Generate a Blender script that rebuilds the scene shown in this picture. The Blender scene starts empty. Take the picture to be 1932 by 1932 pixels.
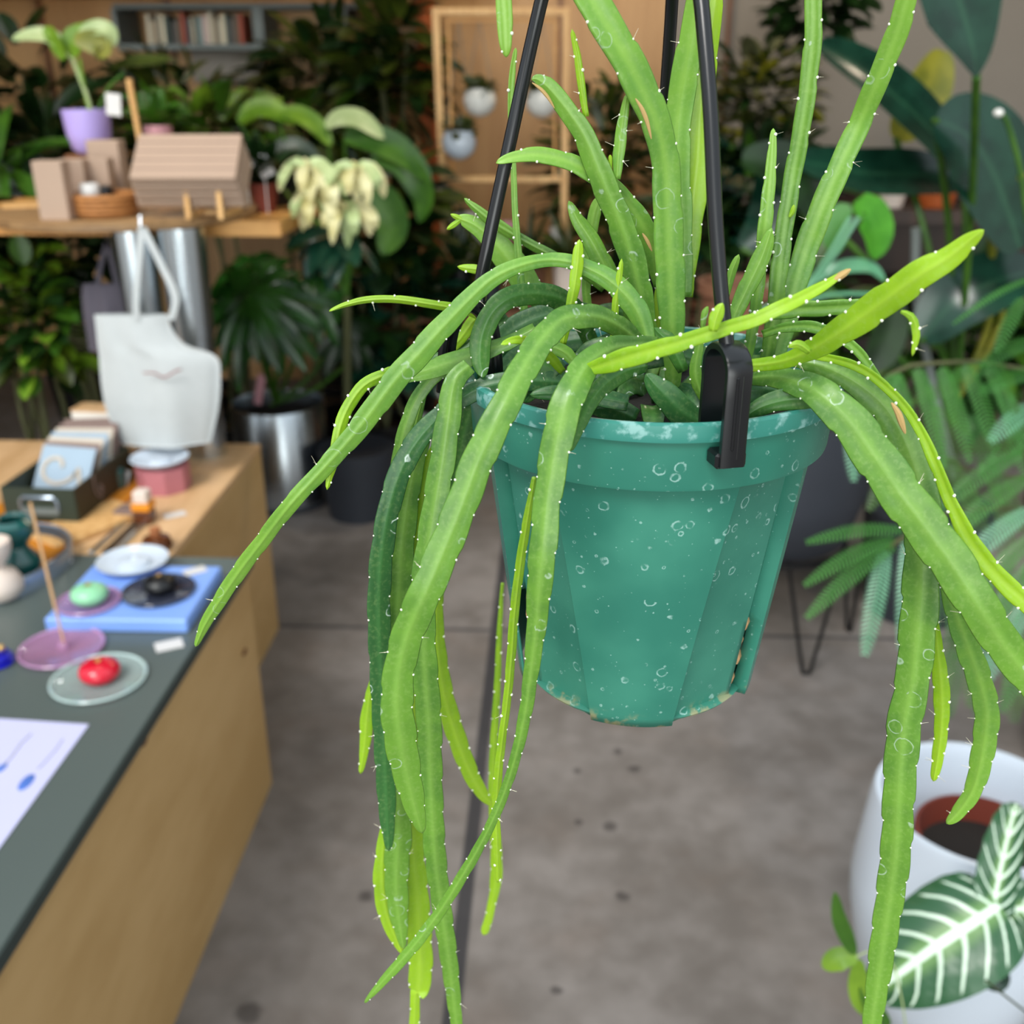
import bpy, math, random
from mathutils import Vector, Matrix, noise
R = math.radians
random.seed(7)
scene = bpy.context.scene
col = scene.collection

# ---------------------------------------------------------------- camera, sky, lights, exposure
PITCH, YAW, CAMZ, F = R(23.2), R(2.45), 1.6, 1932.0
cd = bpy.data.cameras.new('camera'); cam = bpy.data.objects.new('camera', cd); col.objects.link(cam)
cam.location = (0, 0, CAMZ); cam.rotation_euler = (R(90) - PITCH, 0, YAW)
cd.sensor_width = 36; cd.lens = 36; cd.clip_start = 0.02
cd.dof.use_dof = True; cd.dof.focus_distance = 0.405; cd.dof.aperture_fstop = 10.5
scene.camera = cam
world = bpy.data.worlds.new('sky'); scene.world = world; world.use_nodes = True
wn = world.node_tree
wbg = wn.nodes['Background']; wbg.inputs[1].default_value = 1.0
_tc = wn.nodes.new('ShaderNodeTexCoord'); _sp = wn.nodes.new('ShaderNodeSeparateXYZ'); _cr = wn.nodes.new('ShaderNodeValToRGB')
wn.links.new(_tc.outputs['Generated'], _sp.inputs[0]); wn.links.new(_sp.outputs[2], _cr.inputs[0]); 
_mr = wn.nodes.new('ShaderNodeMapRange'); _mr.interpolation_type = 'SMOOTHSTEP'; _mr.inputs[1].default_value = -.90; _mr.inputs[2].default_value = -.985
_mx = wn.nodes.new('ShaderNodeMix'); _mx.data_type = 'RGBA'; _mx.inputs[7].default_value = (4.2, 4.4, 4.3, 1)
wn.links.new(_sp.outputs[1], _mr.inputs[0]); wn.links.new(_mr.outputs[0], _mx.inputs[0]); wn.links.new(_cr.outputs[0], _mx.inputs[6]); wn.links.new(_mx.outputs[2], wbg.inputs[0])
_cr.color_ramp.elements[0].position = 0.0; _cr.color_ramp.elements[0].color = (0.50, 0.49, 0.46, 1)
_cr.color_ramp.elements[1].position = 0.5; _cr.color_ramp.elements[1].color = (0.80, 0.91, 1.0, 1)
def lamp(name, kind, loc, energy, color, size=1.0, rot=(0, 0, 0)):
    l = bpy.data.lights.new(name, kind); l.energy = energy; l.color = color
    if kind == 'AREA':
        l.shape = 'RECTANGLE'; l.size = size; l.size_y = size
    elif kind == 'SUN':
        l.angle = size
    else:
        l.shadow_soft_size = size
    o = bpy.data.objects.new(name, l); o.location = loc; o.rotation_euler = rot; col.objects.link(o); return o
lamp('sun', 'SUN', (0, -3, 5), 1.9, (1.0, 0.97, 0.92), R(24), (R(42), 0, R(-24)))
lamp('ceiling_spot_wood', 'POINT', (0.25, 4.2, 2.85), 36, (1.0, 0.84, 0.62), 0.08)
lamp('ceiling_spot_table', 'POINT', (-1.3, 2.5, 2.8), 10, (1.0, 0.84, 0.66), 0.08)
lamp('books_fill_light', 'POINT', (-1.5, 4.7, 2.9), 8, (0.95, 0.95, 0.9), 0.08)  # added fill to lift the dark book shelf, not a fitting of the shop
lamp('ceiling_spot_right', 'POINT', (1.9, 3.6, 2.8), 7, (1.0, 0.82, 0.62), 0.08)
scene.view_settings.view_transform = 'Standard'; scene.view_settings.look = 'None'
scene.view_settings.exposure = 0.45; scene.view_settings.gamma = 1.0
scene.view_settings.use_curve_mapping = False
scene.cycles.max_bounces = 8; scene.cycles.diffuse_bounces = 4; scene.cycles.transparent_max_bounces = 12

# ---------------------------------------------------------------- image pixels cast through the camera onto chosen planes
CAM = Vector((0, 0, CAMZ))
_r = Vector((math.cos(YAW), math.sin(YAW), 0)); _f = Vector((-math.sin(YAW) * math.cos(PITCH), math.cos(YAW) * math.cos(PITCH), -math.sin(PITCH))); _u = _r.cross(_f)
def ray(x, y): return _f + _r * ((x - 966) / F) - _u * ((y - 966) / F)
def AT(x, y, Y): v = ray(x, y); return CAM + v * (Y / v.y)          # on the upright plane y = Y
def ON(x, y, z): v = ray(x, y); return CAM + v * ((z - CAMZ) / v.z)  # on the level plane z
def depth(p): return (p - CAM).dot(_f)

# ---------------------------------------------------------------- materials
def lin(h):
    if isinstance(h, str):
        h = [int(h[i:i + 2], 16) / 255 for i in (0, 2, 4)]
    return tuple((c / 12.92 if c <= .04045 else ((c + .055) / 1.055) ** 2.4) for c in h) + (1,)
class NT:
    def __init__(s, name):
        s.m = bpy.data.materials.new(name); s.m.use_nodes = True; s.t = s.m.node_tree; s.b = s.t.nodes['Principled BSDF']; s.out = s.t.nodes['Material Output']
    def n(s, typ, **kw):
        n = s.t.nodes.new('ShaderNode' + typ)
        for k, v in kw.items():
            if k.startswith('i_'):
                k = k[2:]; n.inputs[int(k) if k.isdigit() else k.replace('_', ' ')].default_value = v
            else: setattr(n, k, v)
        return n
    def l(s, a, b): s.t.links.new(a, b)
    def math(s, op, a, b=None, c=None, clamp=False):
        n = s.n('Math', operation=op); n.use_clamp = clamp
        for i, v in enumerate((a, b, c)):
            if v is None: continue
            if isinstance(v, (int, float)): n.inputs[i].default_value = v
            else: s.l(v, n.inputs[i])
        return n.outputs[0]
    def mix(s, f, a, b):
        n = s.n('Mix', data_type='RGBA')
        for i, v in ((0, f), (6, a), (7, b)):
            if isinstance(v, (int, float, tuple)): n.inputs[i].default_value = v
            else: s.l(v, n.inputs[i])
        return n.outputs[2]
    def ramp(s, f, lo, hi):
        n = s.n('MapRange'); n.interpolation_type = 'SMOOTHSTEP'; s.l(f, n.inputs[0]); n.inputs[1].default_value = lo; n.inputs[2].default_value = hi
        return n.outputs[0]
    def set(s, color=None, rough=.5, metal=0, spec=.5, coat=0):
        b = s.b
        if color is not None:
            if isinstance(color, tuple): b.inputs['Base Color'].default_value = color
            else: s.l(color, b.inputs['Base Color'])
        b.inputs['Roughness'].default_value = rough; b.inputs['Metallic'].default_value = metal
        b.inputs['Specular IOR Level'].default_value = spec; b.inputs['Coat Weight'].default_value = coat
        return s.m
    def bump(s, h, strength=.2, dist=.002):
        n = s.n('Bump'); n.inputs['Strength'].default_value = strength; n.inputs['Distance'].default_value = dist; s.l(h, n.inputs['Height']); s.l(n.outputs[0], s.b.inputs['Normal'])
    def noise(s, scale, vec=None, detail=3, out=0):
        n = s.n('TexNoise'); n.inputs['Scale'].default_value = scale; n.inputs['Detail'].default_value = detail
        if vec is None:
            vec = s.n('TexCoord').outputs['Object']
        s.l(vec, n.inputs['Vector']); return n.outputs[out]
M = {}
def plain(name, c, rough=.5, metal=0, var=.12, scale=8, spec=.5, coat=0, bump=0):
    t = NT(name); a = lin(c); lo = tuple(x * (1 - var) for x in a[:3]) + (1,); hi = tuple(min(1, x * (1 + var)) for x in a[:3]) + (1,)
    nz = t.noise(scale)
    t.set(t.mix(nz, lo, hi), rough, metal, spec, coat)
    if bump: t.bump(nz, bump)
    M[name] = t.m; return t.m
def wood(name, a, b, scale=3, stretch=(1, 12, 12), rough=.5):
    t = NT(name); mp = t.n('Mapping'); mp.inputs['Scale'].default_value = stretch
    t.l(t.n('TexCoord').outputs['Object'], mp.inputs[0])
    nz = t.noise(scale, mp.outputs[0], 5); n2 = t.noise(scale * 6, mp.outputs[0], 2)
    f = t.math('ADD', t.math('MULTIPLY', nz, .75), t.math('MULTIPLY', n2, .25))
    t.set(t.mix(t.ramp(f, .35, .68), lin(a), lin(b)), rough); M[name] = t.m; return t.m
def leafmat(name, a, b, rough=.35, scale=14, trans=.18, vein=None):
    t = NT(name); uv = t.n('UVMap'); sp = t.n('SeparateXYZ'); t.l(uv.outputs[0], sp.inputs[0])
    nz = t.noise(scale); c = t.mix(t.ramp(nz, .3, .7), lin(a), lin(b))
    rib = t.math('SUBTRACT', 1.0, t.ramp(t.math('ABSOLUTE', t.math('SUBTRACT', sp.outputs[0], .5)), .0, .07))
    c = t.mix(t.math('MULTIPLY', rib, .45), c, lin(vein or b))
    t.set(c, rough)
    tr = t.n('BsdfTranslucent'); t.l(c, tr.inputs[0]); mx = t.n('MixShader'); mx.inputs[0].default_value = trans
    t.l(t.b.outputs[0], mx.inputs[1]); t.l(tr.outputs[0], mx.inputs[2]); t.l(mx.outputs[0], t.out.inputs[0])
    M[name] = t.m; return t.m
def stemmat(name, base, tip, rib, spots=.0):
    t = NT(name); uv = t.n('UVMap', uv_map='UVMap'); sp = t.n('SeparateXYZ'); t.l(uv.outputs[0], sp.inputs[0])
    u2 = t.n('UVMap', uv_map='along'); s2 = t.n('SeparateXYZ'); t.l(u2.outputs[0], s2.inputs[0])
    tt = t.math('POWER', s2.outputs[0], 1.8)
    nz = t.noise(90, None, 3); n2 = t.noise(600, None, 2)
    b = t.mix(t.math('MULTIPLY', t.ramp(nz, .3, .7), .5), lin(base), lin(tip))
    c = t.mix(t.math('MULTIPLY', tt, .85), b, lin(tip))
    c = t.mix(t.math('MULTIPLY', t.ramp(n2, .45, .75), .12), c, (.5, .65, .25, 1))
    rb = t.math('SUBTRACT', 1.0, t.ramp(t.math('ABSOLUTE', t.math('SUBTRACT', sp.outputs[0], .5)), .0, .24))
    c = t.mix(t.math('MULTIPLY', rb, .4), c, lin(rib))
    if spots:
        mp = t.n('Mapping'); mp.inputs['Scale'].default_value = (1, 1, 1)
        v = t.n('TexVoronoi'); v.inputs['Scale'].default_value = 95; t.l(t.n('TexCoord').outputs['Object'], v.inputs['Vector'])
        wob = t.math('ADD', v.outputs[0], t.math('MULTIPLY', t.math('SUBTRACT', t.noise(400), .5), .10))
        sc_ = t.n('SeparateColor'); t.l(v.outputs[1], sc_.inputs[0])
        rad = t.math('MULTIPLY_ADD', sc_.outputs[0], .22, .14)
        ring = t.math('SUBTRACT', 1.0, t.ramp(t.math('ABSOLUTE', t.math('SUBTRACT', wob, rad)), .005, .035))
        ring = t.math('MULTIPLY', ring, t.math('GREATER_THAN', sc_.outputs[1], .62))
        ring = t.math('MULTIPLY', ring, t.ramp(t.noise(250), .4, .55))
        c = t.mix(t.math('MULTIPLY', ring, spots), c, (.62, .75, .66, 1))
    t.set(c, .36, spec=.5)
    tr = t.n('BsdfTranslucent'); t.l(c, tr.inputs[0]); mx = t.n('MixShader'); mx.inputs[0].default_value = .22
    t.l(t.b.outputs[0], mx.inputs[1]); t.l(tr.outputs[0], mx.inputs[2]); t.l(mx.outputs[0], t.out.inputs[0])
    t.bump(n2, .08, .0005)
    M[name] = t.m
stemmat('stem_lime', '7cab1c', 'a3cc26', 'b4d64a')
stemmat('stem_mid', '4a7a2c', '78aa38', '98c45a', .45)
stemmat('stem_pale', '5c923c', '88b840', 'a0cc5c', .3)
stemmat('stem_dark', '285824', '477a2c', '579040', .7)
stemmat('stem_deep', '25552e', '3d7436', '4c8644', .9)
plain('areole', 'e8ecd8', .8); plain('spine', 'd8d2b8', .6)
plain('scar', 'b0925c', .8)
leafmat('g_dark', '0e240b', '1c3814', .35); leafmat('g_olive', '27300a', '404c12', .4); leafmat('g_mid', '2c5414', '456f1c', .38)
leafmat('g_bright', '58801a', '7ca02c', .4, trans=.25); leafmat('g_monstera', '14380e', '285a1a', .24, trans=.1); leafmat('g_blue', '0c2c20', '183e2e', .2, vein='2f5a40', trans=.08)
leafmat('g_yellow', '6e7418', '98952a', .45, trans=.3); leafmat('g_pale', '9fb37a', 'b9c890', .45)
leafmat('g_fern', '2f6a20', '4a8a36', .4, scale=4, trans=.25); leafmat('g_fernblue', '5a9a72', '7fb592', .3, scale=4, trans=.2)
leafmat('g_pothos', '3f8a1a', '58a82c', .35, trans=.3); leafmat('cream_leaf', 'd3ca8a', 'e8e4b8', .5, vein='f0eccc', trans=.3)
plain('bract_green', '6d8a30', .5)
plain('soil', '1a140e', .95, var=.5, scale=200, bump=.6); plain('bark', '4a4c2c', .8, scale=30)
plain('terracotta', '6c4630', .75); plain('terracotta_red', '6e2c1c', .7); plain('white_glaze', 'c8d2de', .2, var=.03, coat=.3)
plain('white_matte', 'd8d6d0', .6, var=.04); plain('slate', '2c3038', .55); plain('black', '0d0d0f', .35); plain('black_plastic', '101114', .28, var=.2, scale=60)
plain('steel', 'c4ccd2', .25, 1, var=.08, scale=5); plain('lilac', 'b4a2e4', .35, var=.05); plain('pink', 'b8727a', .55); plain('pink_pale', 'c9929a', .5)
plain('kraft', 'a88f7c', .75, var=.06); plain('canvas', 'b2b6b6', .9, var=.05, scale=40, bump=.1); plain('canvas_grey', '4a4650', .9)
plain('wicker', 'a8703c', .7, var=.4, scale=60, bump=.5); plain('paper', 'c0c0e2', .7, var=.02); plain('tag', 'd2d0ce', .6, var=.02)
plain('ink_blue', '4a70c0', .6); plain('ink_grey', 'b4b4c4', .7); plain('red_bead', 'c8102c', .22, coat=.3); plain('mint_bead', '8ecfa0', .3, coat=.2)
plain('blue_board', '7fa4ea', .4, var=.05); plain('box_green', '2b3528', .6); plain('box_olive', '2c2812', .6); plain('amber', 'e08a14', .25)
plain('card_grey', '7c665e', .7); plain('card_cream', 'c2b6a6', .7); plain('card_blue', '93a6b6', .6); plain('teal_glaze', '17504c', .18, coat=.6)
plain('bone', 'd8c8bc', .5, var=.05); plain('tray', '3a4048', .35); plain('mirror_tray', '9aa6b4', .15, .6); plain('cork', 'a0623a', .8)
plain('brown_glass', '5a3018', .2); plain('board_orange', 'c47a1c', .5); plain('stick', 'c49a6c', .7); plain('cobalt', '1a1ca8', .3); plain('gold', 'd8b070', .3, .8)
plain('top_laminate', '525c59', .34, var=.05, scale=3); plain('laminate_edge', '2c3836', .5); plain('logo_red', '8a4a48', .8); plain('rust', 'a04a10', .7)
plain('shelf_grey', '6c7370', .6); plain('plaster', '8d857c', .85, var=.08, scale=2); plain('dark_wall', '3a2c1c', .85); plain('ceiling_paint', '55504a', .9)
wood('ply_side', 'b8935c', 'c8a46e', 1.5, (5, 1, 3)); wood('ply_top', 'c0986a', 'd8b184', 2.5, (8, 1, 8)); wood('ply_wall', 'a87c4a', 'b98f5c', 1.4, (9, 9, .8))
wood('shelf_wood', 'b8803e', 'dba35c', 3, (1, 9, 9)); wood('disc_wood', '7a5c3c', '9c7a52', 3, (1, 9, 9)); wood('pale_wood', 'c9985c', 'e0b478', 6, (10, 10, 1)); wood('rack_wood', '2c1a10', '40281a', 2, (6, 6, 1)); wood('dark_wood', '5a3416', '7a4a22', 2, (6, 6, 1))
def glass(name, c, alpha=.35, rough=.08):
    t = NT(name); t.set(lin(c), rough); t.b.inputs['Alpha'].default_value = alpha; t.b.inputs['Coat Weight'].default_value = .6; M[name] = t.m
glass('glass_clear', 'c8dcd8', .28); glass('glass_pink', 'c08cb4', .4); glass('glass_smoke', '3c4050', .8); glass('glass_rim', 'c4dad6', .8); glass('glass_rim_pink', 'c898c4', .8)
# green nursery plastic with hard water marks
def pot_plastic():
    t = NT('pot_plastic'); co = t.n('TexCoord').outputs['Object']
    c = t.mix(t.ramp(t.noise(25, co), .3, .7), lin('2a7160'), lin('3a826e'))
    def rings(scale, r0, r1, w, thr, amp):
        v = t.n('TexVoronoi'); v.inputs['Scale'].default_value = scale; t.l(co, v.inputs['Vector'])
        s = t.n('SeparateColor'); t.l(v.outputs[1], s.inputs[0])
        wob = t.math('ADD', v.outputs[0], t.math('MULTIPLY', t.math('SUBTRACT', t.noise(scale * 5, co), .5), .16))
        d = t.math('ABSOLUTE', t.math('SUBTRACT', wob, t.math('MULTIPLY_ADD', s.outputs[0], r1 - r0, r0)))
        k = t.math('MULTIPLY', t.math('SUBTRACT', 1.0, t.ramp(d, w * .2, w)), t.math('GREATER_THAN', s.outputs[1], thr))
        return t.math('MULTIPLY', t.math('MULTIPLY', k, t.ramp(t.noise(scale * 2.3, co), .35, .6)), amp)
    a = rings(110, .10, .28, .05, .45, .42); b = rings(230, .02, .18, .07, .4, .4); d = rings(420, .0, .05, .12, .6, .5)
    f = t.math('MAXIMUM', a, t.math('MAXIMUM', b, d))
    c = t.mix(f, c, (.55, .78, .74, 1))
    sp = t.n('SeparateXYZ'); t.l(co, sp.inputs[0])
    low = t.math('MULTIPLY', t.math('SUBTRACT', 1.0, t.ramp(sp.outputs[2], -.1465, -.139)), t.ramp(t.noise(120, co, 4), .5, .62))
    c = t.mix(t.math('MULTIPLY', low, .6), c, lin('b8a070'))
    t.set(c, .38, spec=.45); t.bump(t.noise(500, co), .05, .0004); M['pot_plastic'] = t.m
    t2 = NT('pot_rim_scale'); co = t2.n('TexCoord').outputs['Object']
    n1 = t2.ramp(t2.noise(190, co, 5), .5, .64)
    t2.set(t2.mix(t2.math('MULTIPLY', n1, .6), lin('338073'), (.33, .56, .54, 1)), .4); M['pot_rim_scale'] = t2.m
pot_plastic()
def floor_mat():
    t = NT('concrete'); co = t.n('TexCoord').outputs['Object']; sp = t.n('SeparateXYZ'); t.l(co, sp.inputs[0])
    f = t.math('ADD', t.math('MULTIPLY', t.noise(2.2, co, 5), .65), t.math('MULTIPLY', t.noise(14, co, 4), .35))
    c = t.mix(t.ramp(f, .36, .66), lin('67615c'), lin('837d79'))
    c = t.mix(t.math('MULTIPLY', t.ramp(t.noise(5, co, 2), .5, .8), .3), c, lin('6c5c50'))
    jx = t.math('ABSOLUTE', t.math('SUBTRACT', sp.outputs[0], -.17)); jx2 = t.math('ABSOLUTE', t.math('SUBTRACT', sp.outputs[0], 2.2)); jy = t.math('ABSOLUTE', t.math('SUBTRACT', sp.outputs[1], 2.79))
    j = t.math('MAXIMUM', t.math('SUBTRACT', 1.0, t.ramp(t.math('MINIMUM', jx, jx2), 0.013, .020)), t.math('MULTIPLY', t.math('SUBTRACT', 1.0, t.ramp(jy, .006, .013)), .8))
    c = t.mix(t.math('MULTIPLY', j, .85), c, lin('24262c'))
    spots = None
    for px, py, r in ((1165, 1417, .016), (1197, 1450, .017), (1088, 1455, .013), (1150, 1560, .02), (1175, 1692, .018), (1092, 1552, .011), (468, 1912, .03), (690, 1690, .02), (1050, 1870, .012)):
        p = ON(px, py, 0); d = t.n('VectorMath', operation='DISTANCE'); t.l(co, d.inputs[0]); d.inputs[1].default_value = p
        k = t.math('SUBTRACT', 1.0, t.ramp(t.math('ADD', d.outputs['Value'], t.math('MULTIPLY', t.math('SUBTRACT', t.noise(40, co), .5), .02)), r * .5, r * 1.1))
        spots = k if spots is None else t.math('MAXIMUM', spots, k)
    c = t.mix(t.math('MULTIPLY', spots, .65), c, lin('2e2a2a'))
    t.set(c, .62, spec=.35); t.bump(t.noise(90, co), .1, .002); M['concrete'] = t.m
floor_mat()
def veined(name, green, pale, freq, slant, width):
    t = NT(name); uv = t.n('UVMap', uv_map='UVMap'); sp = t.n('SeparateXYZ'); t.l(uv.outputs[0], sp.inputs[0])
    u = t.math('ABSOLUTE', t.math('MULTIPLY', t.math('SUBTRACT', sp.outputs[0], .5), 2.0))
    nz = t.math('MULTIPLY', t.math('SUBTRACT', t.noise(22), .5), .25)
    ph = t.math('FRACT', t.math('ADD', t.math('MULTIPLY', t.math('SUBTRACT', sp.outputs[1], t.math('MULTIPLY', t.math('POWER', u, 1.3), slant)), freq), nz))
    d = t.math('ABSOLUTE', t.math('SUBTRACT', ph, .5))
    wd = t.math('MULTIPLY_ADD', u, -width * .55, width)
    v = t.math('SUBTRACT', 1.0, t.ramp(t.math('DIVIDE', d, wd), .6, 1.25))
    v = t.math('MULTIPLY', v, t.math('SUBTRACT', 1.0, t.ramp(u, .82, .95)))
    rib = t.math('SUBTRACT', 1.0, t.ramp(u, .05, .12)); halo = t.math('SUBTRACT', 1.0, t.ramp(u, .08, .42))
    c = t.mix(t.math('MULTIPLY', halo, .55), lin(green), lin('7fa85c'))
    c = t.mix(t.math('MAXIMUM', t.math('MULTIPLY', v, .85), rib), c, lin(pale))
    t.set(c, .35); M[name] = t.m
veined('veined_leaf', '24512f', 'd6ead4', 7.5, .22, .13)

# ---------------------------------------------------------------- mesh building
def mesh_obj(name, verts, faces, mat, parent=None, smooth=True, uvs=None, uv2=None, mats=None, midx=None, sharp=None):
    me = bpy.data.meshes.new(name); 
    base = Vector((0, 0, 0))
    if parent is not None: base = parent.matrix_world.translation if False else parent.get('_w', None) and Vector(parent['_w']) or Vector((0, 0, 0))
    me.from_pydata([tuple(Vector(v) - base) for v in verts], [], faces)
    for m in (mats or [mat]): me.materials.append(M[m] if isinstance(m, str) else m)
    if midx: me.polygons.foreach_set('material_index', midx)
    me.polygons.foreach_set('use_smooth', [smooth] * len(me.polygons))
    if uvs:
        l = me.uv_layers.new(name='UVMap')
        for lp in me.loops: l.data[lp.index].uv = uvs[lp.vertex_index]
    if uv2:
        l = me.uv_layers.new(name='along')
        for lp in me.loops: l.data[lp.index].uv = uv2[lp.vertex_index]
    if sharp is not None:
        me.set_sharp_from_angle(angle=R(sharp))
    me.update()
    o = bpy.data.objects.new(name, me); col.objects.link(o)
    if parent is not None: o.parent = parent
    return o
class MB:
    def __init__(s): s.v = []; s.f = []; s.uv = []; s.mi = []
    def add(s, v, f, uv=None, mi=0):
        n = len(s.v); s.v += [Vector(x) for x in v]; s.f += [tuple(i + n for i in q) for q in f]
        s.uv += uv if uv else [(.25, .5)] * len(v); s.mi += [mi] * len(f)
        return s
    def box(s, c, d, rot=None, bev=.0, mi=0):
        x, y, z = d[0] / 2, d[1] / 2, d[2] / 2; c = Vector(c); mt = rot or Matrix.Identity(3)
        b = min(bev, x * .9, y * .9, z * .9)
        if b <= 0:
            vs = [c + mt @ Vector((i * x, j * y, k * z)) for i in (-1, 1) for j in (-1, 1) for k in (-1, 1)]
            return s.add(vs, [(0, 1, 3, 2), (4, 6, 7, 5), (0, 4, 5, 1), (2, 3, 7, 6), (0, 2, 6, 4), (1, 5, 7, 3)], mi=mi)
        vs = []; ix = {}
        for i in (-1, 1):
            for j in (-1, 1):
                for k in (-1, 1):
                    for a in range(3):
                        p = [i * (x - (b if a != 0 else 0)), j * (y - (b if a != 1 else 0)), k * (z - (b if a != 2 else 0))]
                        ix[(i, j, k, a)] = len(vs); vs.append(c + mt @ Vector(p))
        fs = []
        for a in range(3):
            o1, o2 = (a + 1) % 3, (a + 2) % 3
            for sg in (-1, 1):
                q = []
                for (p, r_) in ((-1, -1), (1, -1), (1, 1), (-1, 1)):
                    t = [0, 0, 0]; t[a] = sg; t[o1] = p; t[o2] = r_; q.append(ix[tuple(t) + (a,)])
                fs.append(tuple(q if sg > 0 else q[::-1]))
        for a in range(3):
            o1, o2 = (a + 1) % 3, (a + 2) % 3
            for p in (-1, 1):
                for r_ in (-1, 1):
                    q = []
                    for sg, aa in ((-1, o1), (1, o1), (1, o2), (-1, o2)):
                        t = [0, 0, 0]; t[a] = sg; t[o1] = p; t[o2] = r_; q.append(ix[tuple(t) + (aa,)])
                    fs.append(tuple(q if p * r_ > 0 else q[::-1]))
        for i in (-1, 1):
            for j in (-1, 1):
                for k in (-1, 1):
                    q = [ix[(i, j, k, a)] for a in range(3)]; fs.append(tuple(q if i * j * k > 0 else q[::-1]))
        return s.add(vs, fs, mi=mi)
    def lathe(s, prof, c, seg=36, sx=1, sy=1, axis=None, mi=0):
        c = Vector(c); mt = axis or Matrix.Identity(3); vs = []; n = len(prof)
        for k in range(seg):
            a = 2 * math.pi * k / seg
            for r, z in prof: vs.append(c + mt @ Vector((r * math.cos(a) * sx, r * math.sin(a) * sy, z)))
        fs = [(k * n + i, ((k + 1) % seg) * n + i, ((k + 1) % seg) * n + i + 1, k * n + i + 1) for k in range(seg) for i in range(n - 1)]
        return s.add(vs, fs, mi=mi)
    def tube(s, pts, r, seg=10, cap=True, mi=0):
        pts = [Vector(p) for p in pts]; n = len(pts); rr = r if isinstance(r, (list, tuple)) else [r] * n
        vs = []; up = None
        for i, p in enumerate(pts):
            t = (pts[min(i + 1, n - 1)] - pts[max(i - 1, 0)]).normalized()
            if up is None: up = t.orthogonal().normalized()
            up = (up - t * up.dot(t)).normalized(); sd = t.cross(up)
            for k in range(seg):
                a = 2 * math.pi * k / seg; vs.append(p + (up * math.cos(a) + sd * math.sin(a)) * rr[i])
        fs = [(i * seg + k, i * seg + (k + 1) % seg, (i + 1) * seg + (k + 1) % seg, (i + 1) * seg + k) for i in range(n - 1) for k in range(seg)]
        if cap: fs += [tuple(range(seg))[::-1], tuple((n - 1) * seg + k for k in range(seg))]
        return s.add(vs, fs, mi=mi)
    def blade(s, mid, hw, nrm, fold=.25, thick=0.0, wave=0.0, mi=0):
        """a leaf along the polyline mid, half widths hw, faces towards nrm, folded up along its midrib"""
        n = len(mid); vs = []; uv = []
        for i, p in enumerate(mid):
            t = (mid[min(i + 1, n - 1)] - mid[max(i - 1, 0)]).normalized(); sd = t.cross(nrm)
            sd = sd.normalized() if sd.length > 1e-6 else t.orthogonal().normalized(); nn = sd.cross(t).normalized(); w = hw[i]
            for j, k in enumerate((-1, -.5, 0, .5, 1)):
                vs.append(p + sd * (w * k) + nn * (abs(k) ** 1.3 * w * fold + (wave * w * math.sin(i * 1.9 + j) if abs(k) == 1 else 0)))
                uv.append((j / 4, i / (n - 1)))
        fs = [(i * 5 + j, i * 5 + j + 1, i * 5 + j + 6, i * 5 + j + 5) for i in range(n - 1) for j in range(4)]
        return s.add(vs, fs, uv, mi)
    def ball(s, c, r, seg=10, rings=6, sq=1, mi=0):
        return s.lathe([(max(1e-5, r * math.sin(math.pi * i / rings)), -r * sq * math.cos(math.pi * i / rings)) for i in range(rings + 1)], c, seg, mi=mi)
    def build(s, name, mat, parent=None, smooth=True, mats=None, sharp=40):
        return mesh_obj(name, s.v, s.f, mat, parent, smooth, s.uv, None, mats, s.mi if mats else None, sharp)
def tag(o, label=None, cat=None, group=None, kind=None):
    for k, v in (('label', label), ('category', cat), ('group', group), ('kind', kind)):
        if v: o[k] = v
    return o
def empty(name, loc, label, cat, group=None):
    o = bpy.data.objects.new(name, None); o.location = loc; o['_w'] = list(loc); o.empty_display_size = .05; col.objects.link(o)
    return tag(o, label, cat, group)
def struct(name, mb, mat, smooth=False):
    return tag(mb.build(name, mat, None, smooth), kind='structure')
def single(mb, name, mat, label, cat, group=None, **kw):
    return tag(mb.build(name, mat, None, **kw), label, cat, group)
def crv(pts, n):
    """Catmull-Rom through tuples of numbers, n samples spread by index"""
    P = [pts[0]] + list(pts) + [pts[-1]]; out = []; m = len(pts) - 1
    for s in range(n):
        x = s / (n - 1) * m; i = min(int(x), m - 1); t = x - i; a, b, c, d = P[i], P[i + 1], P[i + 2], P[i + 3]
        out.append(tuple(.5 * (2 * b[k] + (c[k] - a[k]) * t + (2 * a[k] - 5 * b[k] + 4 * c[k] - d[k]) * t * t + (3 * b[k] - a[k] - 3 * c[k] + d[k]) * t ** 3) for k in range(len(b))))
    return out
def vcrv(pts, n): return [Vector(p) for p in crv([tuple(p) for p in pts], n)]
def rotz(a): return Matrix.Rotation(a, 3, 'Z')
def frame(p, q):  # 3x3 with z along q-p
    z = (q - p).normalized(); return z.to_track_quat('Z', 'Y').to_matrix()

# ================================================================ the room
b = MB(); b.add([(-7, -7, 0), (7, -7, 0), (7, 6.2, 0), (-7, 6.2, 0)], [(0, 1, 2, 3)]); struct('floor', b, 'concrete')
YB = 5.6
XS = AT(1243, 300, YB).x
struct('wall_back', MB().box(((XS - 3.4) / 2, YB + .06, 1.6), (XS + 3.4, .12, 3.2)), 'ply_wall')
struct('wall_back_right', MB().box(((XS + 3.6) / 2, YB + .12, 1.6), (3.6 - XS, .12, 3.2)), 'plaster')
b = MB()
for x in (-2.6, -1.95, -.95, .0, .82): b.box((x, YB - .012, 1.6), (.02, .024, 3.2))
struct('trim_1', b, 'dark_wood')
struct('wall_left', MB().box((-3.3, 3.9, 1.6), (.12, 3.6, 3.2)), 'dark_wall')
struct('wall_right', MB().box((3.5, 3.9, 1.6), (.12, 3.6, 3.2)), 'plaster')
struct('ceiling', MB().box((0, 3.95, 3.26), (7.2, 3.7, .12)), 'ceiling_paint')
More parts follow.
